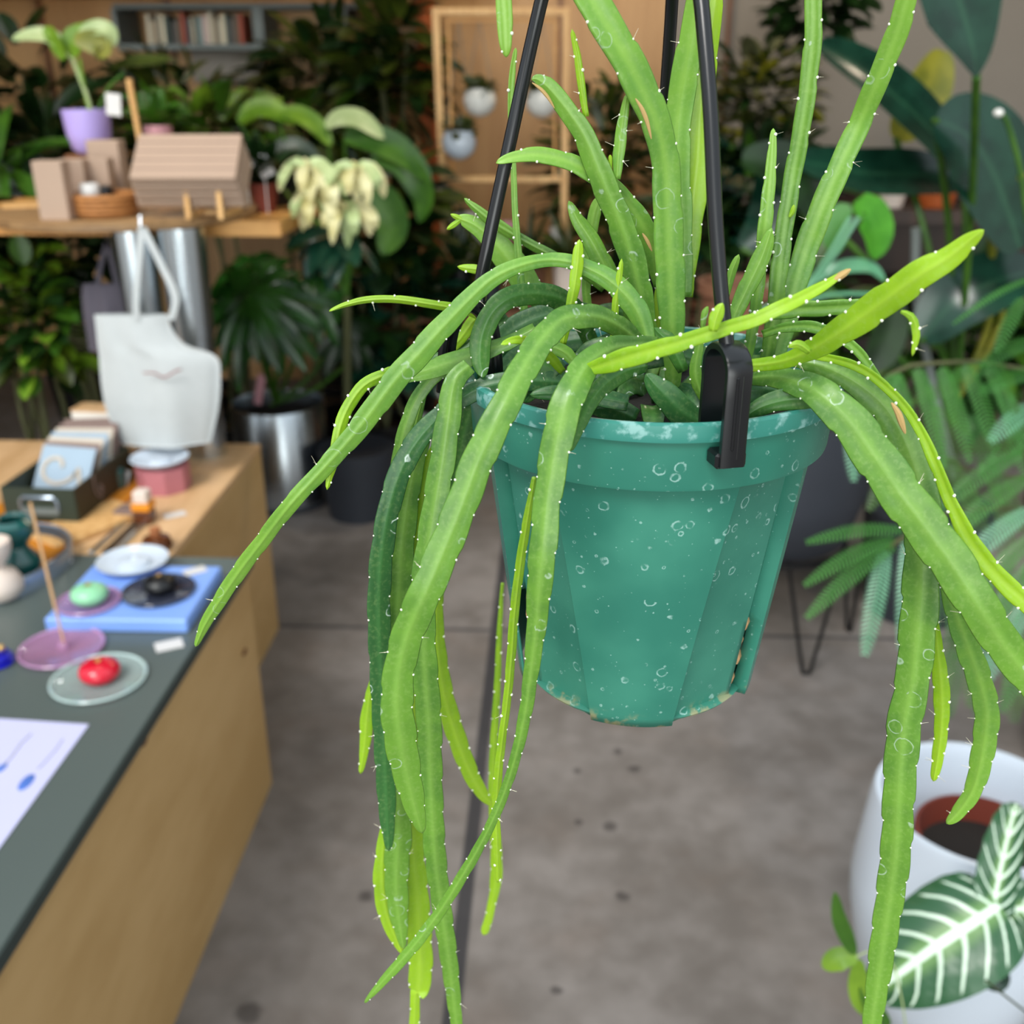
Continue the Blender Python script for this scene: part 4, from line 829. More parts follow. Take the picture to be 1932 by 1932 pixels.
# feathery tree
pM = Vector((AT(2180, 1000, 2.15).x, 2.15, 0)); t = empty('feathery_acacia', pM, 'feathery leaved small tree filling the right side by the banana leaves', 'potted plant')
MB().lathe([(.0001, 0), (.14, 0), (.17, .3), (.155, .3), (.0001, .27)], pM, 36).build('pot', 'slate', t)
MB().tube(vcrv([pM + Vector((0, 0, .25)), pM + Vector((.03, 0, .6)), pM + Vector((0, -.02, 1.2))], 10), [.02 - .0012 * i for i in range(10)], 8).build('trunk', 'bark', t)
def pinna(a, b_, hw, mat, parent, Y, dY=0, sag=.06, dens=1.0, nv=Vector((-.1, -.75, .65))):
    A, B = AT(a[0], a[1], Y), AT(b_[0], b_[1], Y + dY); L = (B - A).length; s = depth(A) / F; n = max(8, int(L / .0058 * dens)); b = MB()
    P = [A.lerp(B, i / n) - Vector((0, 0, 0)) + Vector((0, 0, sag * L * math.sin(math.pi * i / n))) for i in range(n + 1)]
    b.tube(P, .0012, 5)
    for i in range(1, n + 1):
        T = (P[i] - P[i - 1]).normalized(); sd = T.cross(nv).normalized(); w = hw * s * (math.sin(math.pi * (.12 + .83 * i / n)) ** .55)
        for q in (-1, 1):
            d = (sd * q + T * .35).normalized(); e = P[i] + d * w - Vector((0, 0, w * .15)); hwid = T * (L / n * .28)
            b.add([P[i] - hwid * .5, P[i] + hwid * .5, P[i].lerp(e, .55) + hwid, e, P[i].lerp(e, .55) - hwid], [(0, 1, 2, 3, 4)], [(.3, 0), (.3, 0), (.6, .5), (.5, 1), (.2, .5)])
    b.build('leaflet_spray', mat, parent)
for a, b_, hw, m, Y, dY in (((1709, 1000), (1524, 1022), 17, 'g_fern', 1.5, -.05), ((1690, 1015), (1520, 1102), 19, 'g_fern', 1.5, -.08), ((1690, 1025), (1524, 1163), 21, 'g_fern', 1.5, -.1), ((1672, 1035), (1632, 1233), 24, 'g_fernblue', 1.5, -.1), ((1712, 1010), (1700, 1222), 20, 'g_fernblue', 1.5, -.1), ((1745, 1010), (1762, 1230), 20, 'g_fern', 1.52, -.1), ((1605, 800), (1611, 905), 19, 'g_fernblue', 1.7, -.05), ((1640, 790), (1650, 880), 20, 'g_fern', 1.7, -.05),
    ((1690, 700), (1720, 850), 20, 'g_fern', 1.75, -.08), ((1730, 690), (1780, 880), 22, 'g_fern', 1.75, -.08), ((1775, 690), (1830, 870), 22, 'g_fern', 1.75, -.08), ((1820, 685), (1880, 850), 22, 'g_fern', 1.75, -.08), ((1865, 690), (1925, 830), 22, 'g_fern', 1.75, -.08), ((1700, 700), (1620, 790), 20, 'g_fern', 1.75, -.05), ((1660, 705), (1590, 760), 18, 'g_mid', 1.78, -.05),
    ((1932, 850), (1770, 960), 22, 'g_fern', 1.65, -.05), ((1940, 900), (1790, 1010), 24, 'g_fern', 1.65, -.05), ((1945, 960), (1800, 1080), 24, 'g_fernblue', 1.6, -.05), ((1950, 1010), (1810, 1160), 24, 'g_fern', 1.6, -.05), ((1950, 1060), (1830, 1230), 24, 'g_fern', 1.6, -.06), ((1950, 1120), (1850, 1300), 24, 'g_fernblue', 1.6, -.06), ((1960, 1190), (1890, 1340), 24, 'g_fern', 1.6, -.06), ((1800, 1180), (1770, 1330), 24, 'g_mid', 1.7, -.06), ((1840, 1200), (1830, 1330), 24, 'g_mid', 1.7, -.06), ((1880, 720), (1960, 900), 24, 'g_fern', 1.7, -.06), ((1932, 560), (1880, 660), 18, 'g_fern', 1.7, -.06), ((1960, 520), (1800, 610), 9, 'g_fern', 1.75, -.06), ((1780, 860), (1860, 1000), 26, 'g_mid', 1.8, -.06), ((1850, 860), (1930, 1000), 26, 'g_mid', 1.8, -.06), ((1770, 980), (1860, 1120), 26, 'g_mid', 1.85, -.06),
    ((1640, 690), (1600, 830), 20, 'g_fern', 1.8, -.06), ((1960, 700), (1850, 740), 20, 'g_fern', 1.7, -.06), ((1960, 640), (1850, 690), 20, 'g_fern', 1.72, -.06), ((1850, 720), (1720, 760), 20, 'g_mid', 1.82, -.06), ((1900, 690), (1780, 720), 20, 'g_fern', 1.8, -.06), ((1960, 800), (1850, 900), 24, 'g_fern', 1.7, -.06), ((1960, 760), (1870, 830), 24, 'g_fernblue', 1.7, -.06), ((1700, 760), (1750, 900), 24, 'g_mid', 1.9, -.06), ((1760, 760), (1810, 920), 24, 'g_mid', 1.9, -.06), ((1830, 780), (1880, 930), 24, 'g_fern', 1.88, -.06), ((1900, 780), (1940, 900), 24, 'g_fern', 1.88, -.06), ((1790, 1060), (1800, 1210), 24, 'g_fern', 1.75, -.06), ((1900, 1080), (1905, 1230), 26, 'g_fern', 1.78, -.06), ((1860, 1140), (1855, 1290), 24, 'g_fernblue', 1.72, -.06), ((1920, 1180), (1940, 1330), 26, 'g_mid', 1.8, -.06), ((1750, 1090), (1745, 1240), 22, 'g_mid', 1.8, -.06), ((1940, 1060), (1960, 1210), 26, 'g_fern', 1.82, -.06), ((1800, 1220), (1790, 1350), 24, 'g_fern', 1.85, -.06), ((1850, 1240), (1850, 1360), 26, 'g_fern', 1.86, -.06), ((1905, 1240), (1915, 1360), 26, 'g_mid', 1.86, -.06), ((1830, 920), (1820, 1060), 24, 'g_mid', 1.9, -.06), ((1890, 940), (1900, 1090), 26, 'g_mid', 1.9, -.06), ((1720, 780), (1690, 920), 22, 'g_mid', 1.92, -.06), ((1700, 860), (1640, 960), 20, 'g_mid', 1.85, -.06), ((1730, 900), (1790, 1020), 24, 'g_fern', 1.85, -.06)):
    pinna(a, b_, hw, m, t, Y, dY, dens=.9)
petiole(t, [(2190, 960, .55), (1850, 960, .2), (1760, 985, 0), (1672, 1035, 0)], 3.5, 1.5, 'bark', name='branch'); petiole(t, [(2190, 760, .3), (1900, 690, .1), (1780, 685, 0), (1690, 700, 0), (1600, 780, 0)], 3.5, 1.75, 'bark', name='branch'); petiole(t, [(2190, 1100, .45), (1960, 980, .1), (1945, 900, .0), (1935, 850, 0)], 3.5, 1.65, 'bark', name='branch')
petiole(t, [(2190, 1150, .3), (1960, 1150, .05), (1880, 1190, 0), (1795, 1220, 0)], 3, 1.85, 'bark', name='branch'); petiole(t, [(2190, 900, .3), (1900, 900, .05), (1790, 870, 0)], 3, 1.8, 'bark', name='branch')
# white ceramic planter with the veined plant
zR = .50; cW = ON(1850, 1512, zR); YW = cW.y; cW.z = 0; RW = .166
t = empty('white_planter', cW, 'large white egg shaped ceramic planter at the corner of the aisle', 'planter')
MB().lathe([(.0001, .004), (.08, 0), (.11, .03), (.152, .14), (.178, .27), (.182, .33), (RW + .002, zR - .01), (RW - .002, zR), (RW - .012, zR), (RW - .016, zR - .02), (.165, .3), (.13, .15), (.0001, .14)], cW, 72).build('body', 'white_glaze', t)
ti = empty('nursery_pot', cW + Vector((.03, .02, .2)), 'brown plastic nursery pot standing inside the white planter', 'pot')
ci = cW + Vector((.03, .02, .16)); MB().lathe([(.0001, 0), (.08, 0), (.108, .235), (.112, .235), (.112, .25), (.106, .252), (.1, .2), (.0001, .2)], ci, 48).build('pot', 'terracotta_red', ti)
MB().lathe([(.0001, .205), (.1, .203), (.0001, .19)], ci, 32).build('soil', 'soil', ti)
tv = empty('veined_alocasia', ci + Vector((0, 0, .2)), 'dark green arrow shaped leaves with white veins over the white planter', 'plant')
J = AT(1878, 1716, 1.10)
def vleaf(P, hw, nv, prof, n=30, fold=.12, wave=.05, name='leaf'):
    C = vcrv(P, n); b = MB(); vs = []; uv = []; m = 13
    for i, p in enumerate(C):
        tg = (C[min(i + 1, n - 1)] - C[max(i - 1, 0)]).normalized(); sd = tg.cross(nv).normalized(); nn = sd.cross(tg); x = i / (n - 1)
        for j in range(m):
            k = -1 + 2 * j / (m - 1); w = hw * prof(x, k)
            vs.append(p + sd * (w * k) + nn * (abs(k) ** 1.4 * w * fold - abs(k) ** 3 * w * .25 + .0022 * math.sin(x * 47 - abs(k) * 9) * min(1, abs(k) * 3) + wave * w * math.sin(x * 9 + k) * abs(k) ** 3)); uv.append((j / (m - 1), x))
    b.add(vs, [(i * m + j, i * m + j + 1, (i + 1) * m + j + 1, (i + 1) * m + j) for i in range(n - 1) for j in range(m - 1)], uv); return b
t = tv
pr1 = lambda x, k: max(.02, (math.sin(math.pi * min(1, .22 + .78 * x)) ** .75) * (1.0 if k > 0 else 1.0))
s93 = depth(J) / F
def PV(*pts): return [AT(x, y, Y) for x, y, Y in pts]
lb_ = vleaf(PV((1885, 1708, 1.100), (1840, 1738, 1.085), (1760, 1790, 1.070), (1690, 1842, 1.065), (1640, 1878, 1.070)), 100 * s93, Vector((-.15, -.5, .85)), pr1); lb_.build('leaf', 'veined_leaf', t)
vleaf(PV((1872, 1722, 1.100), (1880, 1680, 1.115), (1894, 1610, 1.135), (1912, 1535, 1.155), (1918, 1515, 1.160)), 44 * s93, Vector((.1, -.6, .8)), lambda x, k: max(.02, math.sin(math.pi * min(1, .3 + .7 * x)) ** .7)).build('leaf_lobe', 'veined_leaf', t)
vleaf(PV((1876, 1712, 1.100), (1865, 1770, 1.088), (1850, 1810, 1.082), (1880, 1850, 1.080), (1900, 1835, 1.080)), 30 * s93, Vector((.1, -.5, .8)), lambda x, k: max(.02, math.sin(math.pi * min(1, .2 + .78 * x)) ** .7)).build('leaf_lobe', 'g_blue', t)
vleaf(PV((1890, 1722, 1.140), (1930, 1715, 1.140), (2000, 1730, 1.130), (2080, 1770, 1.120)), 62 * s93, Vector((.1, -.5, .85)), pr1).build('leaf', 'veined_leaf', t)
MB().tube(vcrv([ci + Vector((0, 0, .2)), AT(1905, 1690, 1.2), AT(1890, 1706, 1.130), J], 12), .0035, 8).build('petiole', 'g_pale', t); MB().tube(vcrv([ci + Vector((.02, 0, .2)), AT(1925, 1700, 1.2), AT(1892, 1722, 1.142)], 10), .0035, 8).build('petiole', 'g_pale', t)
# another low plant: thin stem with small leaves in front of the planter
pL = ON(1800, 2200, 0); t = empty('seedling_vine', (cW.x - .2, .83, 0), 'thin trailing green shoot at the foot of the white planter', 'plant')
for pts, w, m in (([(1612, 1800), (1598, 1770), (1582, 1730), (1575, 1682)], 15, 'g_mid'), ([(1618, 1808), (1590, 1806), (1570, 1815), (1556, 1830)], 22, 'g_bright'), ([(1620, 1810), (1618, 1850), (1625, 1890), (1642, 1918)], 20, 'g_bright'), ([(1625, 1860), (1640, 1890), (1660, 1915), (1680, 1935)], 16, 'g_mid')): pleaf(t, pts, w, .9, m, Vector((-.1, -.8, .5)))
petiole(t, [(1615, 1806), (1645, 1796), (1690, 1830), (1720, 2020)], 1.6, .9, 'g_pale')
petiole(t, [(1860, 1850), (1930, 1905), (1990, 1950)], 2.2, .9, 'g_olive'); 
MB().tube(vcrv([AT(1720, 2020, .9), Vector((cW.x - .19, .87, .1)), Vector((cW.x - .19, .86, .0))], 8), .003, 6).build('stem', 'g_olive', t)

# ================================================================ the hanging plant
C0 = CAM + ray(1226, 690) * .44; Y0 = C0.y
hang = empty('hanging_cactus', C0, 'flat stemmed trailing cactus in a green plastic pot on black hanger wires', 'hanging plant')
def PT(px, py, dy): return AT(px, py, Y0 + dy)
# pot: cone with flat facets between ribs
RT, RB, HP = .0735, .0545, .1475
FR = R(-5)
G0, G1 = 61.8, 66.4
def g0(z): return R(G0 - 5 * (-z / HP))
def radius(z): return RT + (RB - RT) * (-z / HP)
def edge_a(z): return R(35) + (R(19) - R(35)) * (-z / HP)
def facet_r(th, z):
    a = (th - FR + math.pi) % (2 * math.pi) - math.pi; s = -z / HP; r = radius(z); z_in = max(0.0, min(1.0, (-z - .028) / .003))
    aa = edge_a(z); x = abs(a); e = g0(z)
    if x <= aa + 1e-5: return r
    if x <= e + 1e-5:
        ra, rb_ = r - (.0008 + .0016 * s) * min(1, (x - aa) / R(.5)), r - .0034
        ax, ay, bx, by = ra * math.sin(aa), ra * math.cos(aa), rb_ * math.sin(e), rb_ * math.cos(e); dx, dy = bx - ax, by - ay
        return r + ((ax * dy - ay * dx) / (math.sin(x) * dy - math.cos(x) * dx) - r) * z_in
    if x < R(G1): return r - .0052 * z_in * min(1, (x - e) / R(.3)) 
    return r + .0013 * z_in
ths = [('p', R(a)) for a in (-G1 - .3, -G1, -G1 + .05, -G0 - .3, -G0)]  # groove edges
for i in range(1, 12): ths.append(('f', -1, i / 12))
ths.append(('e', -1))
for i in range(-9, 10): ths.append(('c', i / 9))
ths.append(('e', 1))
for i in range(1, 12): ths.append(('f', 1, 1 - i / 12))
ths += [('p', R(a)) for a in (G0, G0 + .3, G1 - .05, G1, G1 + .3)]
ths += [('p', R(G1 + .3 + (360 - 2 * G1 - .6) * k / 60)) for k in range(1, 60)]
def th_at(t_, z):
    aa = edge_a(z); e = g0(z)
    if t_[0] == 'p':
        q = abs(t_[1]); return FR + (math.copysign(q - R(G0) + e, t_[1]) if q < R(G0 + 1) else t_[1])
    if t_[0] == 'c': return FR + aa * t_[1]
    if t_[0] == 'e': return FR + t_[1] * (aa + R(.6))
    return FR + t_[1] * (e + (aa + R(.6) - e) * t_[2])
zs = [-.006, -.0275, -.0285, -.03, -.034] + [-.034 - i * (HP - .034) / 26 for i in range(1, 27)]
v = []; f = []; nT = len(ths)
def hole(ti, zi):
    t_ = ths[ti]
    return zs[zi] < (-.104 if t_[-1] > 0 else -.098) and t_[0] == 'p' and R(G0) - .0005 < abs(t_[1]) < R(G1) + .0005
for z in zs:
    for t_ in ths:
        th = th_at(t_, z); r = facet_r(th, z); v.append(C0 + Vector((r * math.sin(th), -r * math.cos(th), z)))
for zi in range(len(zs) - 1):
    for ti in range(nT):
        if hole(ti, zi) and (hole((ti + 1) % nT, zi)): continue
        f.append((zi * nT + ti, (zi + 1) * nT + ti, (zi + 1) * nT + (ti + 1) % nT, zi * nT + (ti + 1) % nT))
po = mesh_obj('pot', v, f, 'pot_plastic', hang, True, sharp=22)
sm = po.modifiers.new('thickness', 'SOLIDIFY'); sm.thickness = .0012; sm.offset = -1
MB().lathe([(.0001, -HP + .004), (RB * .93, -HP + .004), (RB * .97, -HP + .0025), (RB * .95, -HP + .001), (.0001, -HP + .002)], C0, 72).build('pot_base', 'pot_plastic', hang)
RR = .0778
MB().lathe([(RT - .001, -.0285), (RR - .0016, -.0275), (RR - .0012, -.026), (RR, -.0075)], C0, 120).build('rim_band', 'pot_plastic', hang)
MB().lathe([(RR, -.0078), (RR + .0022, -.0072), (RR + .0026, -.005), (RR + .0022, -.0008), (RR + .0008, 0), (RR - .0012, -.0004), (RR - .0016, -.003), (RR - .003, -.026), (RR - .008, -.03)], C0, 120).build('rim_lip', 'pot_rim_scale', hang)
MB().lathe([(.0001, -.012), (.03, -.011), (.06, -.014), (RR - .003, -.017)], C0, 60).build('soil', 'soil', hang)
MB().lathe([(.0001, -.05), (.0555, -.05), (.046, -HP + .006), (.0001, -HP + .006)], C0, 40).build('root_ball', 'soil', hang)
b = MB()
for a_, z, s_ in ((64, -.109, .0035), (63, -.118, .003), (65, -.128, .0035), (-64, -.103, .003), (-65, -.112, .004), (-64, -.126, .003), (64, -.139, .003)):
    th = R(a_) + FR; r = radius(z) - .0075; b.ball(C0 + Vector((r * math.sin(th), -r * math.cos(th), z)), s_, 7, 4, 1.4)
b.build('bark_chips', 'stick', hang); hang.children[-1]['kind'] = 'stuff'
# hanger
AP = C0 + Vector((.004, .0, .33))
t = hang
def wire(pts): return MB().tube(vcrv(pts, 24), .0027, 12)
def rimp(a, r=RR, z=0): A = R(a); return C0 + Vector((r * math.sin(A), -r * math.cos(A), z))
wl = wire([PT(902, 556, -.014), PT(925, 440, -.013), PT(965, 255, -.008), PT(1010, 50, 0), PT(1060, -150, 0), AP]); wl.build('hanger_wire', 'black_plastic', t)
# left clip: arch that straddles the rim
hk = [PT(846, 720, -.004), PT(849, 655, -.004), PT(856, 610, -.004), PT(872, 578, -.004), PT(892, 566, -.004), PT(912, 572, -.002), PT(928, 600, 0), PT(935, 650, .0), PT(938, 700, .0)]
c = vcrv(hk, 26); b = MB()
for dx in (-.0018, .0018):
    b.tube([p + Vector((dx * .9, dx - .014, 0)) for p in c], .0019, 8)
b.box(PT(899, 556, -.010), (.008, .012, .006), None, .001); b.build('rim_clip', 'black_plastic', t)
wf = wire([PT(1372, 655, -.074), PT(1361, 560, -.07), PT(1349, 400, -.062), PT(1340, 200, -.052), PT(1323, 0, -.04), PT(1300, -260, -.02), AP]); wf.build('hanger_wire', 'black_plastic', t)
wk = wire([rimp(178, RR, .0), PT(1232, 540, .07), PT(1250, 260, .055), PT(1268, 0, .04), PT(1275, -200, .02), AP]); wk.build('hanger_wire', 'black_plastic', t)
MB().tube([AP, AP + Vector((0, 0, .03)), AP + Vector((.012, 0, .045)), AP + Vector((.02, 0, .03)), AP + Vector((.012, 0, .018))], .0027, 10).build('hanger_hook', 'black_plastic', t)
# front clip: rounded plate bent over the rim, with a raised rib
p0 = PT(1388, 640, -.081); pN = rimp(15.5)
rad = Vector((math.sin(R(15.5)), -math.cos(R(15.5)), 0)); tg = Vector((math.cos(R(15.5)), math.sin(R(15.5)), 0))
cl = C0 + rad * (RR + .0052)
w2 = .0047
prof = []
top = PT(1384, 648, -.07).z - C0.z; bot = -.0145
arc = [(.0035, bot)] + [(.0035, bot + (top - .008 - bot) * k / 4) for k in range(1, 5)] + [(-.0065 + .010 * math.cos(R(a)), top - .008 + .008 * math.sin(R(a))) for a in range(15, 181, 15)] + [(-.0165, top - .02), (-.0165, -.004)]
arc = [(.0035 if i < 5 else a_[0] + .0, a_[1]) for i, a_ in enumerate(arc)]
b = MB(); vs = []; th_ = .0015; n = len(arc)
for i, (r_, z) in enumerate(arc):
    a0_, a1_ = arc[max(0, i - 1)], arc[min(n - 1, i + 1)]; dr, dz = a1_[0] - a0_[0], a1_[1] - a0_[1]; L = math.hypot(dr, dz); nr, nz_ = dz / L, -dr / L
    for sx, o in ((-1, 1), (-.82, 1.5), (.82, 1.5), (1, 1), (1, -1), (-1, -1)):
        vs.append(cl + tg * (sx * w2) + rad * (r_ + nr * o * th_ * .7) + Vector((0, 0, z + nz_ * o * th_ * .7)))
b.add(vs, [(i * 6 + k, i * 6 + (k + 1) % 6, (i + 1) * 6 + (k + 1) % 6, (i + 1) * 6 + k) for i in range(n - 1) for k in range(6)] + [tuple(range(6))[::-1], tuple((n - 1) * 6 + k for k in range(6))])
b.box(cl + rad * -.001 + Vector((0, 0, bot + .002)), (.012, .009, .006), rotz(R(15.5)), .001)
b.build('rim_clip', 'black_plastic', t, sharp=35)
b = MB().box(cl + rad * .0052 - tg * .001 + Vector((0, 0, bot + .02)), (.0011, .0012, .027), rotz(R(15.5)), .0004)
b.tube([cl + rad * .0048 + tg * .0012 + Vector((0, 0, bot + .003)), cl + rad * .0048 + tg * .0012 + Vector((0, 0, top - .008))], .0004, 6)
b.build('clip_rib', 'black_plastic', t)

# ---- stems: (image pixel x, y, width[, dy]) from base to tip
def stem(pts, dy, mat='stem_mid', kind='flat', roll=0, lam=.019, flip=0, tip=.25, spines=.25, cren=.13, thick=None, name='stem', taper_base=True):
    m = len(pts); dys = dy if isinstance(dy, (list, tuple)) else [dy, dy]
    full = []
    for i, q in enumerate(pts):
        x = i / (m - 1) * (len(dys) - 1); k = min(int(x), len(dys) - 2); d = dys[k] + (dys[k + 1] - dys[k]) * (x - k)
        if len(q) > 3: d = q[3]
        p = PT(q[0], q[1], d); full.append((p.x, p.y, p.z, q[2] * depth(p) / F))
    L0 = sum((Vector(full[i + 1][:3]) - Vector(full[i][:3])).length for i in range(m - 1)); n = max(10, min(260, int(L0 / .0021)))
    S = crv(full, n); P = [Vector(s[:3]) for s in S]; Wd = [max(.0006, s[3]) for s in S]; ar = [0]
    for i in range(1, n): ar.append(ar[-1] + (P[i] - P[i - 1]).length)
    L = ar[-1]; vs = []; uv = []; u2 = []; rnd = random.random(); areo = []
    rl = R(roll); last = [None] * 3; ph0 = random.random()
    nw = 2 if kind == 'flat' else 3
    for i in range(n):
        T = (P[min(i + 1, n - 1)] - P[max(i - 1, 0)]).normalized(); V = (CAM - P[i]).normalized(); Sd = T.cross(V).normalized(); N = Sd.cross(T)
        a = rl + .18 * math.sin(i * .05 + rnd * 6); S_, N_ = Sd * math.cos(a) + N * math.sin(a), N * math.cos(a) - Sd * math.sin(a)
        w = Wd[i] * .555; s = ar[i]; endf = 1.0
        rem = (L - s) / max(1e-6, w * 2.2)
        if rem < 1: endf = max(.12, math.sqrt(max(0, 1 - (1 - rem) ** 2)))
        fac = []
        for k in range(nw):
            ph = (s / lam + k / nw + ph0) % 1.0
            c_ = 1 - cren * (1 - min(1, ph * 1.7) ** .8)
            if ph > .93: c_ -= cren * (ph - .93) / .07
            fac.append(c_)
            if last[k] is not None and ph < last[k] and s > .004 and L - s > .001: areo.append((i, k))
            last[k] = ph
        t_ = s / L
        if kind == 'flat':
            th = thick or max(.0008, min(.0012, w * .14)); w /= max(.35, abs(math.cos(rl)))
            w *= endf; th *= max(.4, endf)
            row = [(fac[0] * w, 0, 0), (fac[0] * w * .93, th * .22, .04), (w * .5, th * .45, .25), (w * .13, th * .6, .43), (0, th, .5), (-w * .13, th * .6, .57), (-w * .5, th * .45, .75), (-fac[1] * w * .93, th * .22, .96), (-fac[1] * w, 0, 1), (-fac[1] * w * .93, -th * .22, .96), (-w * .3, -th * .6, .65), (0, -th, .5), (w * .3, -th * .6, .35), (fac[0] * w * .93, -th * .22, .04)]
            row = [(x, y, u) for x, y, u in row]
        else:
            Rr = w / .9 * endf; row = []
            for k in range(3):
                a0 = R(20) + k * R(120)
                for da, rf, u in ((-8, .93, .1), (0, 1.0, 0), (8, .93, .1), (26, .58, .3), (60, .36, .5), (94, .58, .3)):
                    rr = Rr * rf * (fac[k] if abs(da) < 10 else 1); row.append((math.cos(a0 + R(da)) * rr, math.sin(a0 + R(da)) * rr, u))
        if i == 0: nr = len(row)
        for x, y, u in row: vs.append(P[i] + S_ * x + N_ * y); uv.append((u, s)); u2.append((t_, rnd))
    f = [(i * nr + k, i * nr + (k + 1) % nr, (i + 1) * nr + (k + 1) % nr, (i + 1) * nr + k) for i in range(n - 1) for k in range(nr)]
    f += [tuple(range(nr))[::-1], tuple((n - 1) * nr + k for k in range(nr))]; mi = [0] * len(f)
    bb = MB()
    for i, k in areo:
        tipi = (0 if k == 0 else 8) if kind == 'flat' else k * 6 + 1
        p = vs[i * nr + tipi]; o = (p - P[i]).normalized(); r = random.uniform(.0003, .0005) if kind == 'flat' and mat != 'stem_lime' else random.uniform(.0004, .00075)
        bb.ball(p - o * r * .2, r, 6, 4, mi=1)
        if random.random() < spines:
            for _ in range(random.choice((1, 1, 2))):
                d = (o + Vector((random.uniform(-.7, .7), random.uniform(-.7, .7), random.uniform(-.5, .7)))).normalized(); ll = random.uniform(.0015, .004)
                bb.tube([p, p + d * ll], [.00011, .00006], 3, False, mi=2)
    o = len(vs); vs += bb.v; f += [tuple(x + o for x in q) for q in bb.f]; mi += bb.mi; uv += [(0, 0)] * len(bb.v); u2 += [(0, 0)] * len(bb.v)
    return mesh_obj(name, vs, f, None, hang, True, uv, u2, [mat, 'areole', 'spine'], mi)
S = stem
# upright
S([(1270, 740, 24), (1268, 640, 40), (1264, 540, 52), (1258, 430, 54), (1252, 310, 52), (1236, 240, 54), (1206, 170, 60), (1170, 100, 60), (1128, 30, 60), (1090, -40, 56), (1050, -130, 46), (1000, -160, 36), (960, -110, 32), (950, -30, 30), (953, 50, 28), (955, 108, 18)], [-.012, -.02, -.03, -.03, -.03], 'stem_pale', 'tri', lam=.02, cren=.1)
S([(1290, 560, 30), (1282, 400, 44), (1276, 290, 48), (1282, 200, 50), (1298, 110, 50), (1318, 0, 44), (1326, -60, 40)], [.01, .015, .01], 'stem_pale', roll=10, lam=.022)
S([(1290, 560, 30), (1302, 420, 44), (1316, 300, 50), (1322, 200, 42), (1336, 100, 36), (1354, -30, 26)], [.015, .02, .02], 'stem_lime', roll=-12, lam=.022)
S([(1224, 660, 34), (1216, 600, 42), (1201, 520, 48), (1184, 460, 50), (1162, 400, 46), (1132, 330, 46), (1105, 262, 38), (1074, 213, 34), (1038, 168, 30), (1015, 150, 24), (1003, 150, 12)], [-.015, -.02, -.02], 'stem_mid', roll=14, lam=.017)
S([(1240, 540, 14), (1234, 485, 34), (1216, 435, 40), (1194, 398, 36), (1158, 358, 33), (1110, 325, 32), (1062, 303, 30), (1012, 294, 28), (968, 298, 20), (936, 308, 10)], [.0, -.012, -.02], 'stem_pale', 'tri', lam=.016)
S([(1106, 220, 10), (1098, 170, 14), (1090, 110, 13), (1079, 55, 8)], -.02, 'stem_lime', spines=.4, lam=.012)
S([(1164, 338, 12), (1168, 285, 22), (1176, 222, 18), (1184, 176, 9)], -.02, 'stem_pale', spines=.8, lam=.012); S([(1152, 318, 6), (1151, 292, 8)], -.02, 'stem_lime')
S([(992, 640, 15), (986, 560, 15), (978, 480, 14), (972, 400, 12), (968, 300, 10), (963, 230, 9), (965, 150, 12), (973, 90, 7)], .02, 'stem_pale', 'tri', lam=.03, spines=.1)
S([(1045, 600, 26), (1010, 555, 40), (975, 510, 50), (940, 465, 44), (905, 430, 32), (872, 414, 22), (862, 420, 16)], .03, 'stem_pale', roll=15); S([(868, 416, 8), (855, 425, 10), (843, 433, 5)], .03, 'stem_lime'); S([(880, 418, 8), (862, 410, 10), (850, 404, 5)], .03, 'stem_lime')
S([(1140, 545, 14), (1080, 502, 16), (1030, 476, 18), (985, 452, 18), (935, 422, 22), (900, 395, 16), (876, 374, 7)], .025, 'stem_mid', roll=20, lam=.012)
S([(1172, 560, 26), (1142, 505, 34), (1116, 455, 32), (1090, 415, 24), (1073, 379, 10)], -.005, 'stem_mid')
S([(1112, 610, 14), (1106, 540, 16), (1112, 470, 20), (1120, 410, 22), (1132, 370, 20)], .03, 'stem_pale')
S([(1062, 650, 12), (1072, 600, 16), (1083, 545, 20), (1089, 500, 22), (1093, 452, 16)], -.035, 'stem_lime', lam=.009, spines=.1)
S([(1156, 640, 10), (1160, 590, 13), (1166, 540, 14), (1173, 488, 6)], -.03, 'stem_lime', lam=.009)
S([(1190, 640, 14), (1186, 600, 16), (1176, 566, 8)], -.02, 'stem_mid', lam=.009); S([(1240, 640, 8), (1242, 560, 14), (1246, 500, 10)], .0, 'stem_lime')
S([(1455, 690, 26), (1470, 640, 40), (1492, 560, 42), (1517, 480, 44), (1547, 400, 44), (1582, 320, 42), (1622, 232, 40), (1656, 150, 40), (1692, 60, 40), (1720, -40, 38)], [.01, .02, .02, .0], 'stem_pale', 'tri', lam=.02, spines=.4)
S([(1440, 700, 22), (1458, 600, 30), (1470, 500, 32), (1481, 420, 32), (1496, 330, 32), (1513, 240, 32), (1526, 150, 32), (1534, 60, 32), (1533, -40, 30)], [.0, .005, .0], 'stem_mid', 'tri', lam=.02, spines=.3)
S([(1402, 700, 18), (1420, 610, 22), (1433, 500, 24), (1441, 430, 26), (1448, 370, 24), (1455, 300, 18), (1459, 242, 10)], -.01, 'stem_pale', 'tri', lam=.013)
S([(1372, 640, 14), (1388, 590, 26), (1411, 540, 32), (1437, 485, 32), (1456, 430, 14)], -.02, 'stem_mid', lam=.013)
S([(1370, 560, 12), (1380, 515, 16), (1394, 480, 10)], .0, 'stem_pale'); S([(1489, 410, 5), (1495, 400, 9), (1498, 386, 6)], .0, 'stem_lime')
